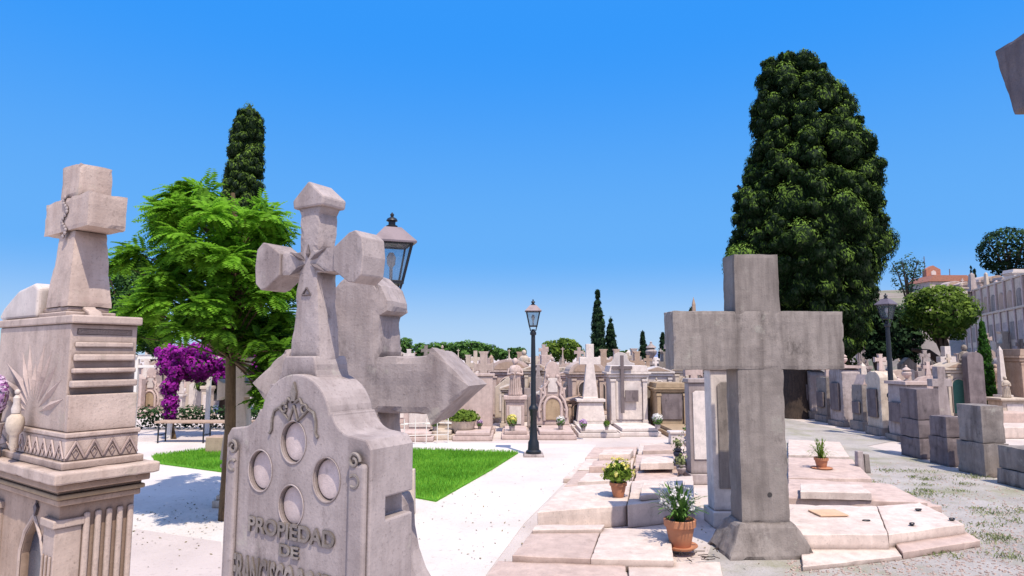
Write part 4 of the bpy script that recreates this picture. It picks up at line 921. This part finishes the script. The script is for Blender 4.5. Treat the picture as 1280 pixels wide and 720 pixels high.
def mon(px, base, wpx, top, kind, mat, label, led=None, rz=0.0, group=None, y=None, z0=0.0):
    if y is None: g = gnd(px, base); y = g.y
    g = at(px, 445, y); h = at(px, top, y).z-z0; w_ = wpx*y/800
    k = 'st' if kind.startswith('st_') else kind
    t = thing(NM[k][0], label, NM[k][1], (g.x, y, z0), rz, group)
    mk(kind, t, w_, h, mat, led); return t

# --- first row facing the pavement (behind the lamp post), left to right
MW = [
 (527, 545, 40, 497, 'st_flat', 'rose', 'low flat pink tomb block behind the white railing left of the planter', 1.0),
 (556, 543, 30, 488, 'st_step', 'cream', 'small stepped cream headstone under the pointed cross arm', 1.0),
 (596, 541, 40, 470, 'st_flat_np', 'rose', 'broad blank pink stone wall tomb right of the planter', 1.6),
 (644, 540, 26, 449, 'statue', 'rose', 'tomb with a tall pedestal and standing figure left of the centre lamp post', 1.4),
 (668, 538, 18, 492, 'st_round', 'lilac', 'small rounded headstone directly behind the centre lamp post', 1.0),
 (690, 540, 40, 446, 'baroque', 'rose', 'ornate curly headstone with an ochre arched niche right of the lamp post', 1.5),
 (737, 537, 44, 430, 'cross', 'white', 'tall white marble cross on a broad pedestal beside the ornate headstone', 1.6),
 (782, 535, 48, 449, 'chn', 'white', 'white flat roofed chapel tomb with a dark cross and plaque on its front', 1.6),
 (810, 533, 15, 479, 'st_round_np', 'grey', 'narrow grey oval headed stone between the chapel tomb and the brown stele', None),
 (834, 537, 40, 472, 'chr', 'ochre', 'brown stained flat topped stele tomb just left of the grey cross arm', 1.5),
]
for r in MW: mon(r[0], r[1], r[2], r[3], r[4], r[5], r[6], r[7])
for k_, (px, py, mt_, lb) in enumerate(((600, 548, 'petal_p', 'purple flower bunch on the ledger of the blank pink wall tomb'), (640, 551, 'petal_y', 'yellow flower bunch before the statue tomb by the centre lamp post'), (700, 549, 'petal_w', 'white flower bunch before the ornate curly headstone'), (728, 547, 'petal_p', 'purple flower bunch left of the white marble cross'), (757, 546, 'leaf_y', 'small green plant right of the white marble cross'), (820, 546, 'petal_w', 'white flowers on the ledger of the brown stele tomb'), (545, 548, 'petal_y', 'yellow flowers beside the small stepped cream headstone'))):
    p_ = at(px, 445, 17.75-.12*((k_*3)%5)); t = thing('flower_bunch', lb, 'flowers', (p_.x, p_.y, .222), 0, 'flower bunches on the tombs'); t.scale = (.55+.12*((k_*3)%4),)*3
    MB().lathe([(.07, 0), (.09, .14), (.10, .20), (.06, .19)], 12).build('pot', M['lilac'], t, smooth=True)
    n = 260; d = rng.normal(size=(n, 3)); d /= np.linalg.norm(d, axis=1, keepdims=True)
    leaves('flowers', d*np.array([.17, .15, .15])*rng.random((n, 1))**.3+np.array([0, 0, .33]), d, .035, rng.random(n), M[mt_], t, .7)
    leaves('leaves', d[:120]*.15+np.array([0, 0, .26]), d[:120], .05, rng.random(120), M['leaf_f'], t, .4)
# dark cross and plaque on the white chapel
g = gnd(782, 535)
cz = at(778, 465, g.y-.6); t = thing('wall_cross', 'thin dark cross fixed to the front of the white chapel tomb', 'cross', (cz.x, g.y-.55, .5))
MB().prism(cross_prof(.05, .30, 0, 1.35, 1.72, .045), -.03, .03).build('cross', M['dgrey'], t)
cz = at(790, 495, g.y-.6); o = MB().cb(.40, .03, -.17, .17).build('plaque', M['dgrey'], None, .006); o.location = (cz.x, g.y-.56, cz.z); tag(o, 'dark rectangular plaque on the white chapel tomb', 'plaque')

# --- near stones left of the grey cross shaft
mon(905, 655, 44, 462, 'st_flat', 'white', 'tall white marble headstone close behind the grey cross shaft', None)
mon(870, 603, 26, 478, 'st_flat', 'lilac', 'narrow grey headstone slab behind the vase cluster', None)
def small_urn(px, py, s, z, mat, label, kind=0):
    c = gnd(px, py, z); t = thing('vase', label, 'vase', c, 0, 'vases clustered left of the white headstone')
    MB().cb(s*.5, s*.5, 0, s*.35).build('stand', M[mat], t, .01); b = MB(); urn(b, s*.35, s*.8); b.build('urn', M[mat], t, smooth=True)
    n = 90; d = rng.normal(size=(n, 3)); leaves('flowers', d*np.array([.05, .05, .06])*s/.3+np.array([0, 0, s*1.3]), d, .03, rng.random(n), M['leaf_f' if kind else 'dryweed'], t, .7)
small_urn(848, 585, .34, .10, 'dgrey', 'dark urn vase on a square stand, left one of the vase cluster')
small_urn(862, 575, .44, .10, 'lilac', 'tall grey urn vase in the back of the vase cluster', 1)
small_urn(878, 596, .34, .05, 'grey', 'grey urn vase at the right side of the vase cluster', 1)
small_urn(852, 604, .30, .05, 'lilac', 'short pale vase at the front of the vase cluster')
for px, py, w_, h_, m_, lb in ((846, 563, .34, .40, 'white', 'small white box shaped grave lantern left of the vase cluster'), (862, 597, .40, .26, 'dgrey', 'low dark stone planter in front of the vase cluster'), (882, 575, .34, .55, 'grey', 'square grey pillar beside the narrow grey headstone')):
    c = gnd(px, py); o = MB().cb(w_, w_*.8, 0, h_, .015).cb(w_*1.12, w_*.9, h_, h_+.05).build('grave_block', M[m_], None, .01); o.location = c; tag(o, lb, 'grave ornament')

# --- left background behind the pergola
for r in ((172, 520, 20, 452, 'st_gable_x', 'rose', 'gabled pink headstone with a small cross seen left of the pergola'),
          (194, 518, 26, 455, 'baroque', 'rose', 'carved rosy headstone behind the pergola rails'),
          (227, 522, 13, 463, 'statue', 'white', 'pale robed statue tomb just right of the pergola post'),
          (240, 516, 11, 462, 'statue', 'rose', 'second pale robed statue tomb under the purple bougainvillea'),
          (249, 518, 24, 475, 'st_flat', 'cream', 'flat cream headstone under the purple bougainvillea'),
          (262, 520, 13, 463, 'urn', 'cream', 'cream tomb topped by an urn beside the leafy tree trunk')):
    mon(*r[:7], led=1.2, group=None)
for px, y, w_, top, kd, mt_, lb in ((160, 32, 26, 447, 'chg', 'rose', 'pale gabled chapel tomb far behind the left pedestal tomb'), (206, 34, 24, 449, 'cha', 'rose', 'round roofed pink tomb far behind the pergola'), (280, 30, 26, 452, 'chf', 'lilac', 'grey flat roofed tomb hidden behind the leafy tree trunk'), (185, 40, 16, 437, 'crossf', 'white', 'small white cross peeping over the pergola')):
    mon(px, 0, w_, top, kd, mt_, lb, y=y)
# cream cross just left of the large headstone
c = gnd(301, 610); cy_ = 9.9
mon(302, 0, 30, 447, 'crossf', 'cream', 'weathered cream cross on a small pedestal left of the large headstone', y=cy_)
c = at(301, 526, cy_-.1)
# low pink block near it
g = gnd(276, 566); o = MB().cb(.55, .4, 0, .38).build('stone_block', M['tan'], None, .02); o.location = g; tag(o, 'low tan stone block beside the leafy tree trunk', 'stone block')

# --- grave blocks along the right of the gravel path
def block_mon(label, x, y, w_, d_, tiers, mat, cat='grave block'):
    t = thing('grave_block', label, cat, (x, y, 0), R(2), 'grey grave blocks in a row right of the gravel')
    z = 0
    for i, (f, h_) in enumerate(tiers):
        h_ *= .92; o = MB().cb(w_*f, d_*f, z+.003, z+h_).build('tier', M[mat], t); rough_up(o, .1, .008, 4, random.random()*40); z += h_
    return t
def bx(px, py): g = gnd(px, py); return g
g = bx(1150, 575); block_mon('tall grey block of three tiers nearest the right lamp post', 8.98, 14.3, .52, .62, ((1.06, .48), (1.03, .42), (.95, .72)), 'dgrey')
block_mon('weathered rounded grey block squeezed between the two taller grave blocks', 8.88, 13.3, .42, .55, ((1.0, .62), (.9, .45)), 'dgrey')
block_mon('tall two tier grey block streaked with black at its top', 8.82, 12.25, .44, .62, ((1.1, .66), (.98, .74)), 'grey')
block_mon('long low grey tomb block at the right edge of the gravel', 8.95, 10.9, .95, 1.0, ((1.06, .30), (1.0, .42)), 'grey')
block_mon('low dark block cut by the right edge of the view', 9.0, 9.55, .9, .9, ((1.0, .22), (.94, .16)), 'dgrey')
# small cross pedestal behind block
mon(1172, 0, 16, 458, 'cross', 'lilac', 'small stone cross pillar standing behind the weathered rounded block', y=15.6)
# row of tall headstones under the cypress
for i, (y, w_, h_, d_, mt_, lb) in enumerate(((16.9, .62, 1.50, .85, 'lilac', 'nearest tall pale headstone in the row under the huge cypress'), (18.25, .5, 1.78, .7, 'cream', 'second tall headstone in the row under the huge cypress'), (19.4, .42, 1.35, .6, 'grey', 'third tall headstone in the row, narrow and grey'), (20.6, .6, 1.85, .8, 'lilac', 'fourth tall headstone, half shaded by the huge cypress'), (21.9, .5, 1.5, .7, 'grey', 'fifth tall headstone, bluish in the tree shade'), (23.2, .6, 1.7, .9, 'lilac', 'farthest tall headstone beside the cypress trunk'))):
    t = thing('headstone', lb, 'headstone', (10.35+.09*i-.02, y, 0), R(2), 'tall headstones in a row under the cypress')
    if i % 2: o = MB().prism([(-d_/2, 0), (d_/2, 0), (d_/2, h_-.2)]+arc(0, h_-.2, d_/2, .2, 8, 172, 8)+[(-d_/2, h_-.2)], -w_/2, w_/2, Matrix.Rotation(PI/2, 4, 'Z')).build('slab', M[mt_], t)
    else: o = MB().cb(w_, d_, 0, h_, .03).build('slab', M[mt_], t)
    rough_up(o, .1, .011, 4, i*3.1)
    MB().cb(w_*1.25, d_*1.1, 0, .16+.06*(i % 3)).build('plinth', M['grey'], t, .01)
    MB().box(-w_*.62, -w_*.5, -d_*.3, d_*.3, .5, h_-.5).build('plaque', M['dgrey'], t, .01)
    b = MB()
    if i % 3 == 0: b.cb(w_*1.1, d_*1.05, h_-.03, h_+.05); urn(b, h_+.05, .36)
    elif i % 3 == 1: b.prism(cross_prof(.05, .16, h_-.05, h_+.32, h_+.48, .05, .07, .02), -.05, .05)
    else: b.prism([(-.3*w_, h_), (.3*w_, h_), (0, h_+.3)], -d_*.4, d_*.4)
    b.build('finial', M['rose'], t)
# white railing and posts by the far pavement edge
t = thing('railing', 'low thin white metal railing at the far edge of the lawn', 'railing', (0, 0, 0))
g0_, g1_ = gnd(505, 556), gnd(560, 554)
rb = MB()
for z in (.22, .52): rb.tube([g0_+Vector((0, 0, z)), g1_+Vector((0, 0, z))], .010, 6)
rb.build('rail', M['paint'], t)
for k in range(5):
    p = g0_.lerp(g1_, k/4); q = MB(); q.tube([p, p+Vector((0, 0, .62))], .013, 6)
    if k % 2 == 0: q.tube([p+Vector((-.09, 0, .50)), p+Vector((.09, 0, .50))], .016, 6)
    q.build('post', M['paint'], t)

# --- dense field of monuments further back: rows of individuals
ADJ = {'white': 'white marble', 'cream': 'cream', 'rose': 'rosy', 'lilac': 'lilac grey', 'tan': 'tan', 'grey': 'grey', 'pink': 'pink', 'ochre': 'brown'}
KD = {'st_round': 'round topped headstone', 'st_gable': 'gabled headstone', 'st_gable_x': 'gabled headstone with cross', 'st_round_x': 'rounded headstone with cross', 'st_step_x': 'stepped headstone with cross', 'st_ogee': 'curvy topped headstone', 'cross': 'plain cross on pedestal', 'crossf': 'flared cross on pedestal',
      'chg': 'gabled chapel tomb', 'cha': 'round roofed chapel tomb', 'chf': 'flat roofed chapel tomb', 'statue': 'robed statue on a pedestal', 'urn': 'pedestal with an urn', 'obelisk': 'pointed obelisk', 'pin': 'pinnacled shrine tomb', 'baroque': 'curly carved headstone'}
ORD = ['first', 'second', 'third', 'fourth', 'fifth', 'sixth', 'seventh', 'eighth', 'ninth', 'tenth', 'eleventh', 'twelfth', 'thirteenth', 'fourteenth', 'fifteenth', 'sixteenth', 'seventeenth', 'eighteenth']
def row(y, x0, x1, step, hr, rowname, kinds, mats, zf=lambda x, y: 0, wr=(.5, 1.0)):
    px = x0; i = 0
    while px < x1:
        kd = random.choice(kinds); mt_ = random.choice(mats); h_ = random.uniform(*hr); w_ = random.uniform(*wr)
        if kd.startswith('ch'): w_ *= 1.35
        if kd in ('cross', 'crossf', 'obelisk', 'pin'): h_ *= 1.15
        h_ *= 1.28 if random.random() < .25 and kd[:2] != 'ch' else 1; yy = y+random.uniform(-.5, .5); x = (px-640)/F*yy*1.0; z = zf(x, yy)
        k = 'st' if kd.startswith('st_') else kd
        t = thing(NM[k][0], '%s %s, %s from left in %s' % (ADJ[mt_], KD[kd], ORD[i] if i < 18 else 'last', rowname), NM[k][1], (x, yy, z), random.gauss(0, .08), 'monuments crowded in the graveyard behind')
        mk(kd, t, w_, h_, mt_, random.uniform(.8, 1.2) if y > 20.4 and y < 20.6 else None)
        px += (w_*F/yy)*random.uniform(.95, 1.25)+step; i += 1
allk = ['st_round', 'st_gable', 'st_gable_x', 'st_round_x', 'st_step_x', 'st_ogee', 'cross', 'crossf', 'chg', 'cha', 'statue', 'urn', 'obelisk', 'pin', 'baroque']
sm = ['rose', 'rose', 'cream', 'lilac', 'white', 'pink', 'tan', 'grey', 'cream']
row(20.35, 508, 905, 16, (.9, 1.7), 'low row behind the pavement tombs', allk, sm, wr=(.4, .75))
row(21.7, 512, 905, 1, (1.4, 2.1), 'row behind the pavement tombs', allk, sm)
row(24.8, 505, 905, 3, (1.5, 2.15), 'third row behind centre lamp', allk+['cha', 'chg'], sm)
row(26.8, 500, 900, 8, (1.5, 2.2), 'narrow row between tomb rows', ['cross', 'crossf', 'obelisk', 'urn', 'statue', 'st_round_x', 'st_gable_x'], sm, wr=(.4, .7))
row(32, 500, 900, 8, (1.6, 2.3), 'narrow row further back', ['cross', 'crossf', 'obelisk', 'urn', 'statue', 'pin', 'st_step_x'], sm, wr=(.4, .7))
row(39, 500, 900, 8, (1.7, 2.4), 'narrow row before back wall', ['cross', 'crossf', 'obelisk', 'urn', 'pin'], sm, wr=(.5, .9))
row(29, 500, 900, 5, (1.5, 2.2), 'fourth row behind centre lamp', allk+['cha', 'chf'], sm)
row(35, 500, 905, 8, (1.5, 2.3), 'fifth row behind centre lamp', allk, sm)
row(43, 500, 905, 10, (1.5, 2.4), 'farthest row below skyline trees', allk, sm, wr=(1, 1.6))
row(20.5, 1118, 1190, 3, (1.2, 2.0), 'first row behind right lamp', allk, sm)
row(25, 1075, 1222, 4, (1.6, 2.3), 'second row behind right lamp', allk, sm)
row(30.5, 1050, 1290, 5, (1.7, 2.5), 'third row behind right lamp', allk, sm)
row(36, 1050, 1225, 6, (2.0, 2.8), 'farthest row behind right lamp', allk, sm)
mon(637, 0, 46, 449, 'cha', 'rose', 'large round roofed mausoleum left of the centre lamp post', y=23.2)
mon(671, 0, 34, 447, 'chg', 'cream', 'cream gabled mausoleum right behind the centre lamp post', y=22.6)
mon(869, 0, 12, 371, 'obelisk', 'tan', 'tall thin reddish obelisk tip above the left arm of the grey cross', y=30)
mon(826, 0, 16, 436, 'pin', 'white', 'white pinnacled shrine under the left arm of the grey cross', y=27)
mon(1215, 528, 20, 440, 'st_round_np', 'dgrey', 'dark round headed stone left of the slender young cypress', y=None)
mon(1250, 520, 14, 432, 'obelisk', 'white', 'pale obelisk right beside the slender young cypress', y=None)
mon(1275, 520, 26, 428, 'chf', 'tan', 'tan pillar tomb at the right edge of the view')
# tomb with a green door
tt = mon(1185, 0, 30, 445, 'chg', 'cream', 'small cream chapel tomb with a green door right of the right lamp post', y=22.5)
for ch in tt.children:
    if ch.name.startswith('door') and not ch.name.startswith('door_frame'): ch.data.materials[0] = M['green_door']
# flat tomb slabs among the right blocks
for px, py, w_, L_, h_, m_, lb in ((1200, 532, 1.5, 1.0, .25, 'slab', 'pale tomb slab between the dark round stone and the grave blocks'), (1262, 545, 1.8, 1.2, .3, 'slab', 'white tomb slab behind the long low grey block'), (1255, 528, 1.3, .9, .35, 'slabp', 'pink tomb slab behind the slender young cypress')):
    g = gnd(px, py); o = MB().cb(w_, L_, 0, h_).build('tomb_slab', M[m_], None, .02); o.location = g; tag(o, lb, 'tomb slab', 'flat tomb slabs')

# --- pergola with bougainvillea, bench beneath
g = gnd(217, 549); Yp = g.y
t = thing('pergola', 'white painted steel pergola frame carrying purple bougainvillea', 'pergola', (g.x, Yp, 0))
rel = lambda px, py, y: at(px, py, y)-Vector((g.x, Yp, 0))
for (px, y) in ((217, Yp), (263, Yp+1.2), (172, Yp), (300, Yp+1.2)):
    a = rel(px, 445, y); MB().box(a.x-.05, a.x+.05, a.y-.05, a.y+.05, 0, 2.12).build('post', M['paint'], t, .006)
for (p0, p1, y, z) in ((120, 232, Yp, 1.92), (120, 305, Yp, 2.15), (168, 310, Yp+1.2, 2.15)):
    a, b_ = rel(p0, 445, y), rel(p1, 445, y); MB().box(a.x, b_.x, a.y-.035, a.y+.035, z-.035, z+.035).build('rail', M['paint'], t, .006)
for px in (172, 200, 230, 262, 290):
    a = rel(px, 445, Yp); MB().box(a.x-.03, a.x+.03, -.1, 1.35, 2.187, 2.24).build('cross_bar', M['paint'], t, .006)
t = thing('bougainvillea', 'purple flowering bougainvillea draped over the white pergola', 'climbing plant', (g.x-.2, Yp+.3, 0))
lobes = []
def bl(px, py, y, r, k=1): a = at(px, py, y)-Vector((g.x-.2, Yp+.3, 0)); lobes.append((a, (r, r, r*.9), k))
for px in range(206, 312, 7):
    for _ in range(3): bl(px+random.uniform(-4, 4), 455+random.uniform(-16, 16)+(4 if px > 270 else 0), Yp+random.uniform(-.2, .6), random.uniform(.20, .34))
for py in range(455, 520, 7): bl(215+random.uniform(-6, 5)-(4 if py > 495 else 0), py, Yp-.15, random.uniform(.13, .24), 1.2)
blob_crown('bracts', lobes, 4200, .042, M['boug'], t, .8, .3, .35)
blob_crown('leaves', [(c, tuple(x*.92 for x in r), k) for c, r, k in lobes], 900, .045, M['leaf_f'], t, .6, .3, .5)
b = MB()
for k in range(4): b.tube([(.1+.04*k, -.25, 0), (.15-.06*k, -.2, .8), (.1+.05*k, -.15, 1.6), (.3*k, 0, 2.1)], [.035, .03, .022, .012], 6)
b.build('stems', M['bark'], t)
g2 = gnd(258, 553); t = thing('bench', 'low backless bench with thin steel legs under the bougainvillea', 'bench', (g2.x, g2.y, 0))
MB().box(-1.25, 1.2, -.22, .22, .50, .55).build('seat', M['tan'], t, .008)
for x in (-1.15, 0, 1.1):
    b = MB(); b.tube([(x, -.18, 0), (x, -.18, .5)], .02, 6); b.tube([(x, .18, 0), (x, .18, .5)], .02, 6); b.tube([(x, -.18, .2), (x, .18, .2)], .015, 6); b.build('leg', M['iron'], t)
g2 = gnd(248, 536); t = thing('hedge', 'low dark green hedge behind the bench under the pergola', 'hedge', (g2.x, g2.y, 0))
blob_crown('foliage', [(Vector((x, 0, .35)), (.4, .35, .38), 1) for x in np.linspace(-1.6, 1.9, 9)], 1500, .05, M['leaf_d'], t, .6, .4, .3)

# --- low perimeter walls behind the fields
def wall(label, p0, p1, z0, z1, th, mat, name='wall', cat='wall', group=None):
    p0, p1 = Vector(p0), Vector(p1); d = (p1-p0); L_ = d.length; rz = math.atan2(d.y, d.x)
    t = thing(name, label, cat, (p0.x, p0.y, z0), rz, group)
    MB().box(0, L_, 0, th, 0, z1-z0).build('face', M[mat], t, .02); MB().box(-.05, L_+.05, -.06, th+.06, z1-z0, z1-z0+.12).build('coping', M[mat], t, .02)
    return t, L_
wall('long low pale wall closing the graveyard below the skyline trees', (-14, 50), (17, 50), 0, 1.3, .3, 'rose')
wall('long low wall closing the left graveyard behind the pergola', (-34, 44), (-15, 46), 0, 1.4, .3, 'rose')

# ================================================================ RIGHT HILLSIDE
# hill terrain: terraces climbing to the right and back
def hill_h(x, y):
    a = max(0, min(1, (x-24-(y-36)*.18)/5)); b = max(0, min(1, (y-34)/14)); c_ = max(0, min(1, (x-26)/30)); e_ = max(0, min(1, (y-50)/50))
    return a*b*5.6+4.6*a*e_+c_*a*b*2.2
mb = MB(); nx, ny = 60, 60; xs = np.linspace(24, 130, nx); ys = np.linspace(34, 170, ny)
for j in range(ny):
    for i in range(nx): mb.v.append((xs[i], ys[j], hill_h(xs[i], ys[j])+.25*noise.noise(Vector((xs[i]*.2, ys[j]*.2, 0)))-(.3 if i == 0 or j == 0 else 0)))
for j in range(ny-1):
    for i in range(nx-1): mb.f.append((j*nx+i, j*nx+i+1, (j+1)*nx+i+1, (j+1)*nx+i))
me = bpy.data.meshes.new('hill'); me.from_pydata(mb.v, [], mb.f); me.materials.append(M['g_hill']); o = bpy.data.objects.new('hill', me); COL.objects.link(o); o['kind'] = 'structure'
for p_ in me.polygons: p_.use_smooth = True
def P3(px, y): a = at(px, 445, y); return (a.x, y)
# niche wall (columbarium)
a, b_ = P3(1188, 46), P3(1330, 27)
t, L_ = wall('long white burial niche wall at the right with rows of small niches', a, b_, 0, at(1240, 396, 38.5).z, .8, 'cream', 'niche_wall', 'niche wall')
hw = at(1240, 396, 38.5).z
nb = 0
for k in range(int(L_/1.25)):
    for r_ in range(3):
        x = .6+k*1.25; z = .55+r_*1.25
        MB().box(x-.36, x+.36, -.02, .02, z, z+.9).build('niche', M['recess'] if (k*7+r_*3) % 7 == 0 else M['grey'] if (k*5+r_) % 3 == 0 else M['lilac'], t)
    MB().box(x+.55, x+.70, -.07, .01, 0, hw).build('pier', M['rose'], t)
t, L_ = wall('brown retaining wall above the white niche wall on the hillside', P3(1195, 52), P3(1340, 32), 4.2, 6.9, .6, 'cream', 'retaining_wall', 'wall')
MB().box(-.1, L_, -.3, -.1, 0, 0.4).build('ledge', M['rose'], t)
for k in range(int(L_/1.6)):
    x = .7+k*1.6; MB().prism([(x-.42, .9), (x+.42, .9), (x+.42, 1.7)]+arc(x, 1.7, .42, .35, 10, 170, 7)+[(x-.42, 1.7)], -.03, .02).build('niche', M['tan'] if k % 3 else M['grey'], t)
    MB().box(x+.72, x+.92, -.12, .0, .45, 2.7).build('pier', M['rose'], t)
for px, y, w_, kd, mt_, top, lb in ((1196, 56, 20, 'cha', 'rose', 352, 'round roofed tomb at the left end of the hilltop terrace'), (1210, 55, 16, 'chg', 'rose', 349, 'gabled tomb on the hilltop terrace above the round headed tree'), (1222, 54, 14, 'statue', 'cream', 348, 'statue tomb on the hilltop terrace'), (1235, 52, 18, 'cha', 'rose', 346, 'wide round roofed tomb on the hilltop terrace'), (1249, 50, 18, 'cha', 'tan', 345, 'tan round roofed tomb beside the grey tomb on the hilltop terrace'), (1264, 48, 20, 'chf', 'lilac', 344, 'grey flat roofed tomb on the hilltop terrace'), (1280, 45, 24, 'chf', 'white', 334, 'pale block tomb high at the right edge on the terrace')):
    mon(px, 0, w_, top, kd, mt_, lb, y=y, z0=6.3)
def hz_(x, y): return 6.3
row(47, 1205, 1300, 2, (1.3, 2.2), 'hilltop terrace row', allk, sm, hz_)
row(33, 1205, 1300, 6, (1.6, 2.6), 'row below the niche wall', allk, sm)
row(27.5, 1130, 1290, 8, (1.2, 2.3), 'middle row at the right', allk, sm)
row(22.5, 1205, 1290, 10, (1.0, 2.0), 'nearest row at far right', allk, sm)
# house with a red roof
hp = at(1172, 352, 80); t = thing('house', 'pink house with a red roof and small bell gable on the hilltop', 'house', (hp.x, 80, 6))
zz_ = hp.z-6; MB().box(-2.3, 2.6, -2, 2, 0, zz_-.2).build('wall', M['rose'], t); MB().prism([(-2.5, zz_-.2), (2.8, zz_-.2), (2.2, zz_+.55), (-1.9, zz_+.55)], -2.2, 2.2).build('roof', M['roof'], t)
bt = MB(); bt.prism([(-1.6, zz_+.4), (.2, zz_+.4), (.2, zz_+1.5), (-.7, zz_+2.0), (-1.6, zz_+1.5)], -.4, .4); bt.build('bell_gable', M['roof'], t)
MB().tube([(-1.5, 0, zz_+1.4), (-1.5, 0, zz_+3.2)], .05, 6).build('mast', M['cap'], t); MB().tube([(1.6, 0, zz_+.5), (1.6, 0, zz_+1.6)], .05, 6).build('mast', M['cap'], t)
for k in range(3): MB().box(-1.6+k*1.4, -1.0+k*1.4, -2.03, -1.98, zz_-1.4, zz_-.6).build('window', M['dark'], t)
MB().prism([(-1.0, zz_+.8), (-.4, zz_+.8), (-.4, zz_+1.2), (-.7, zz_+1.4), (-1.0, zz_+1.2)], -.43, -.39).build('bell_opening', M['white'], t)
round_tree(1272, 66, 279, 350, 76, 'big dark green umbrella tree on the hilltop at the right edge', 'leaf_d', n=90, z0=8.5, size=.16)
for px, top in ((1222, 333), (1226, 336)):
    a = at(px, 445, 90); cypress('tiny dark cypress pair on the hilltop skyline', (a.x, 90, 8), at(px, top, 90).z-8, .55, lambda u: (1-u**1.8)*.9+.1, M['leaf_d'], 30, 120, .25, .3, lr=(.3, .5), group='twin cypresses on the hilltop')
# hazy mountain
mb = MB(); pr = []
for i in range(80):
    x = -500+i*25.0; u = (x-650)/520
    pr.append((x, 1500.0, max(-1, 34*math.exp(-u*u*3)+7*noise.noise(Vector((x*.006, 3, 0)))+4*noise.noise(Vector((x*.02, 7, 0))))))
for i, p_ in enumerate(pr): mb.v += [p_, (p_[0], 1200.0, -2.0), (p_[0], 2200.0, -2)]
for i in range(79): mb.f += [(3*i, 3*i+1, 3*i+4, 3*i+3), (3*i+2, 3*i, 3*i+3, 3*i+5)]
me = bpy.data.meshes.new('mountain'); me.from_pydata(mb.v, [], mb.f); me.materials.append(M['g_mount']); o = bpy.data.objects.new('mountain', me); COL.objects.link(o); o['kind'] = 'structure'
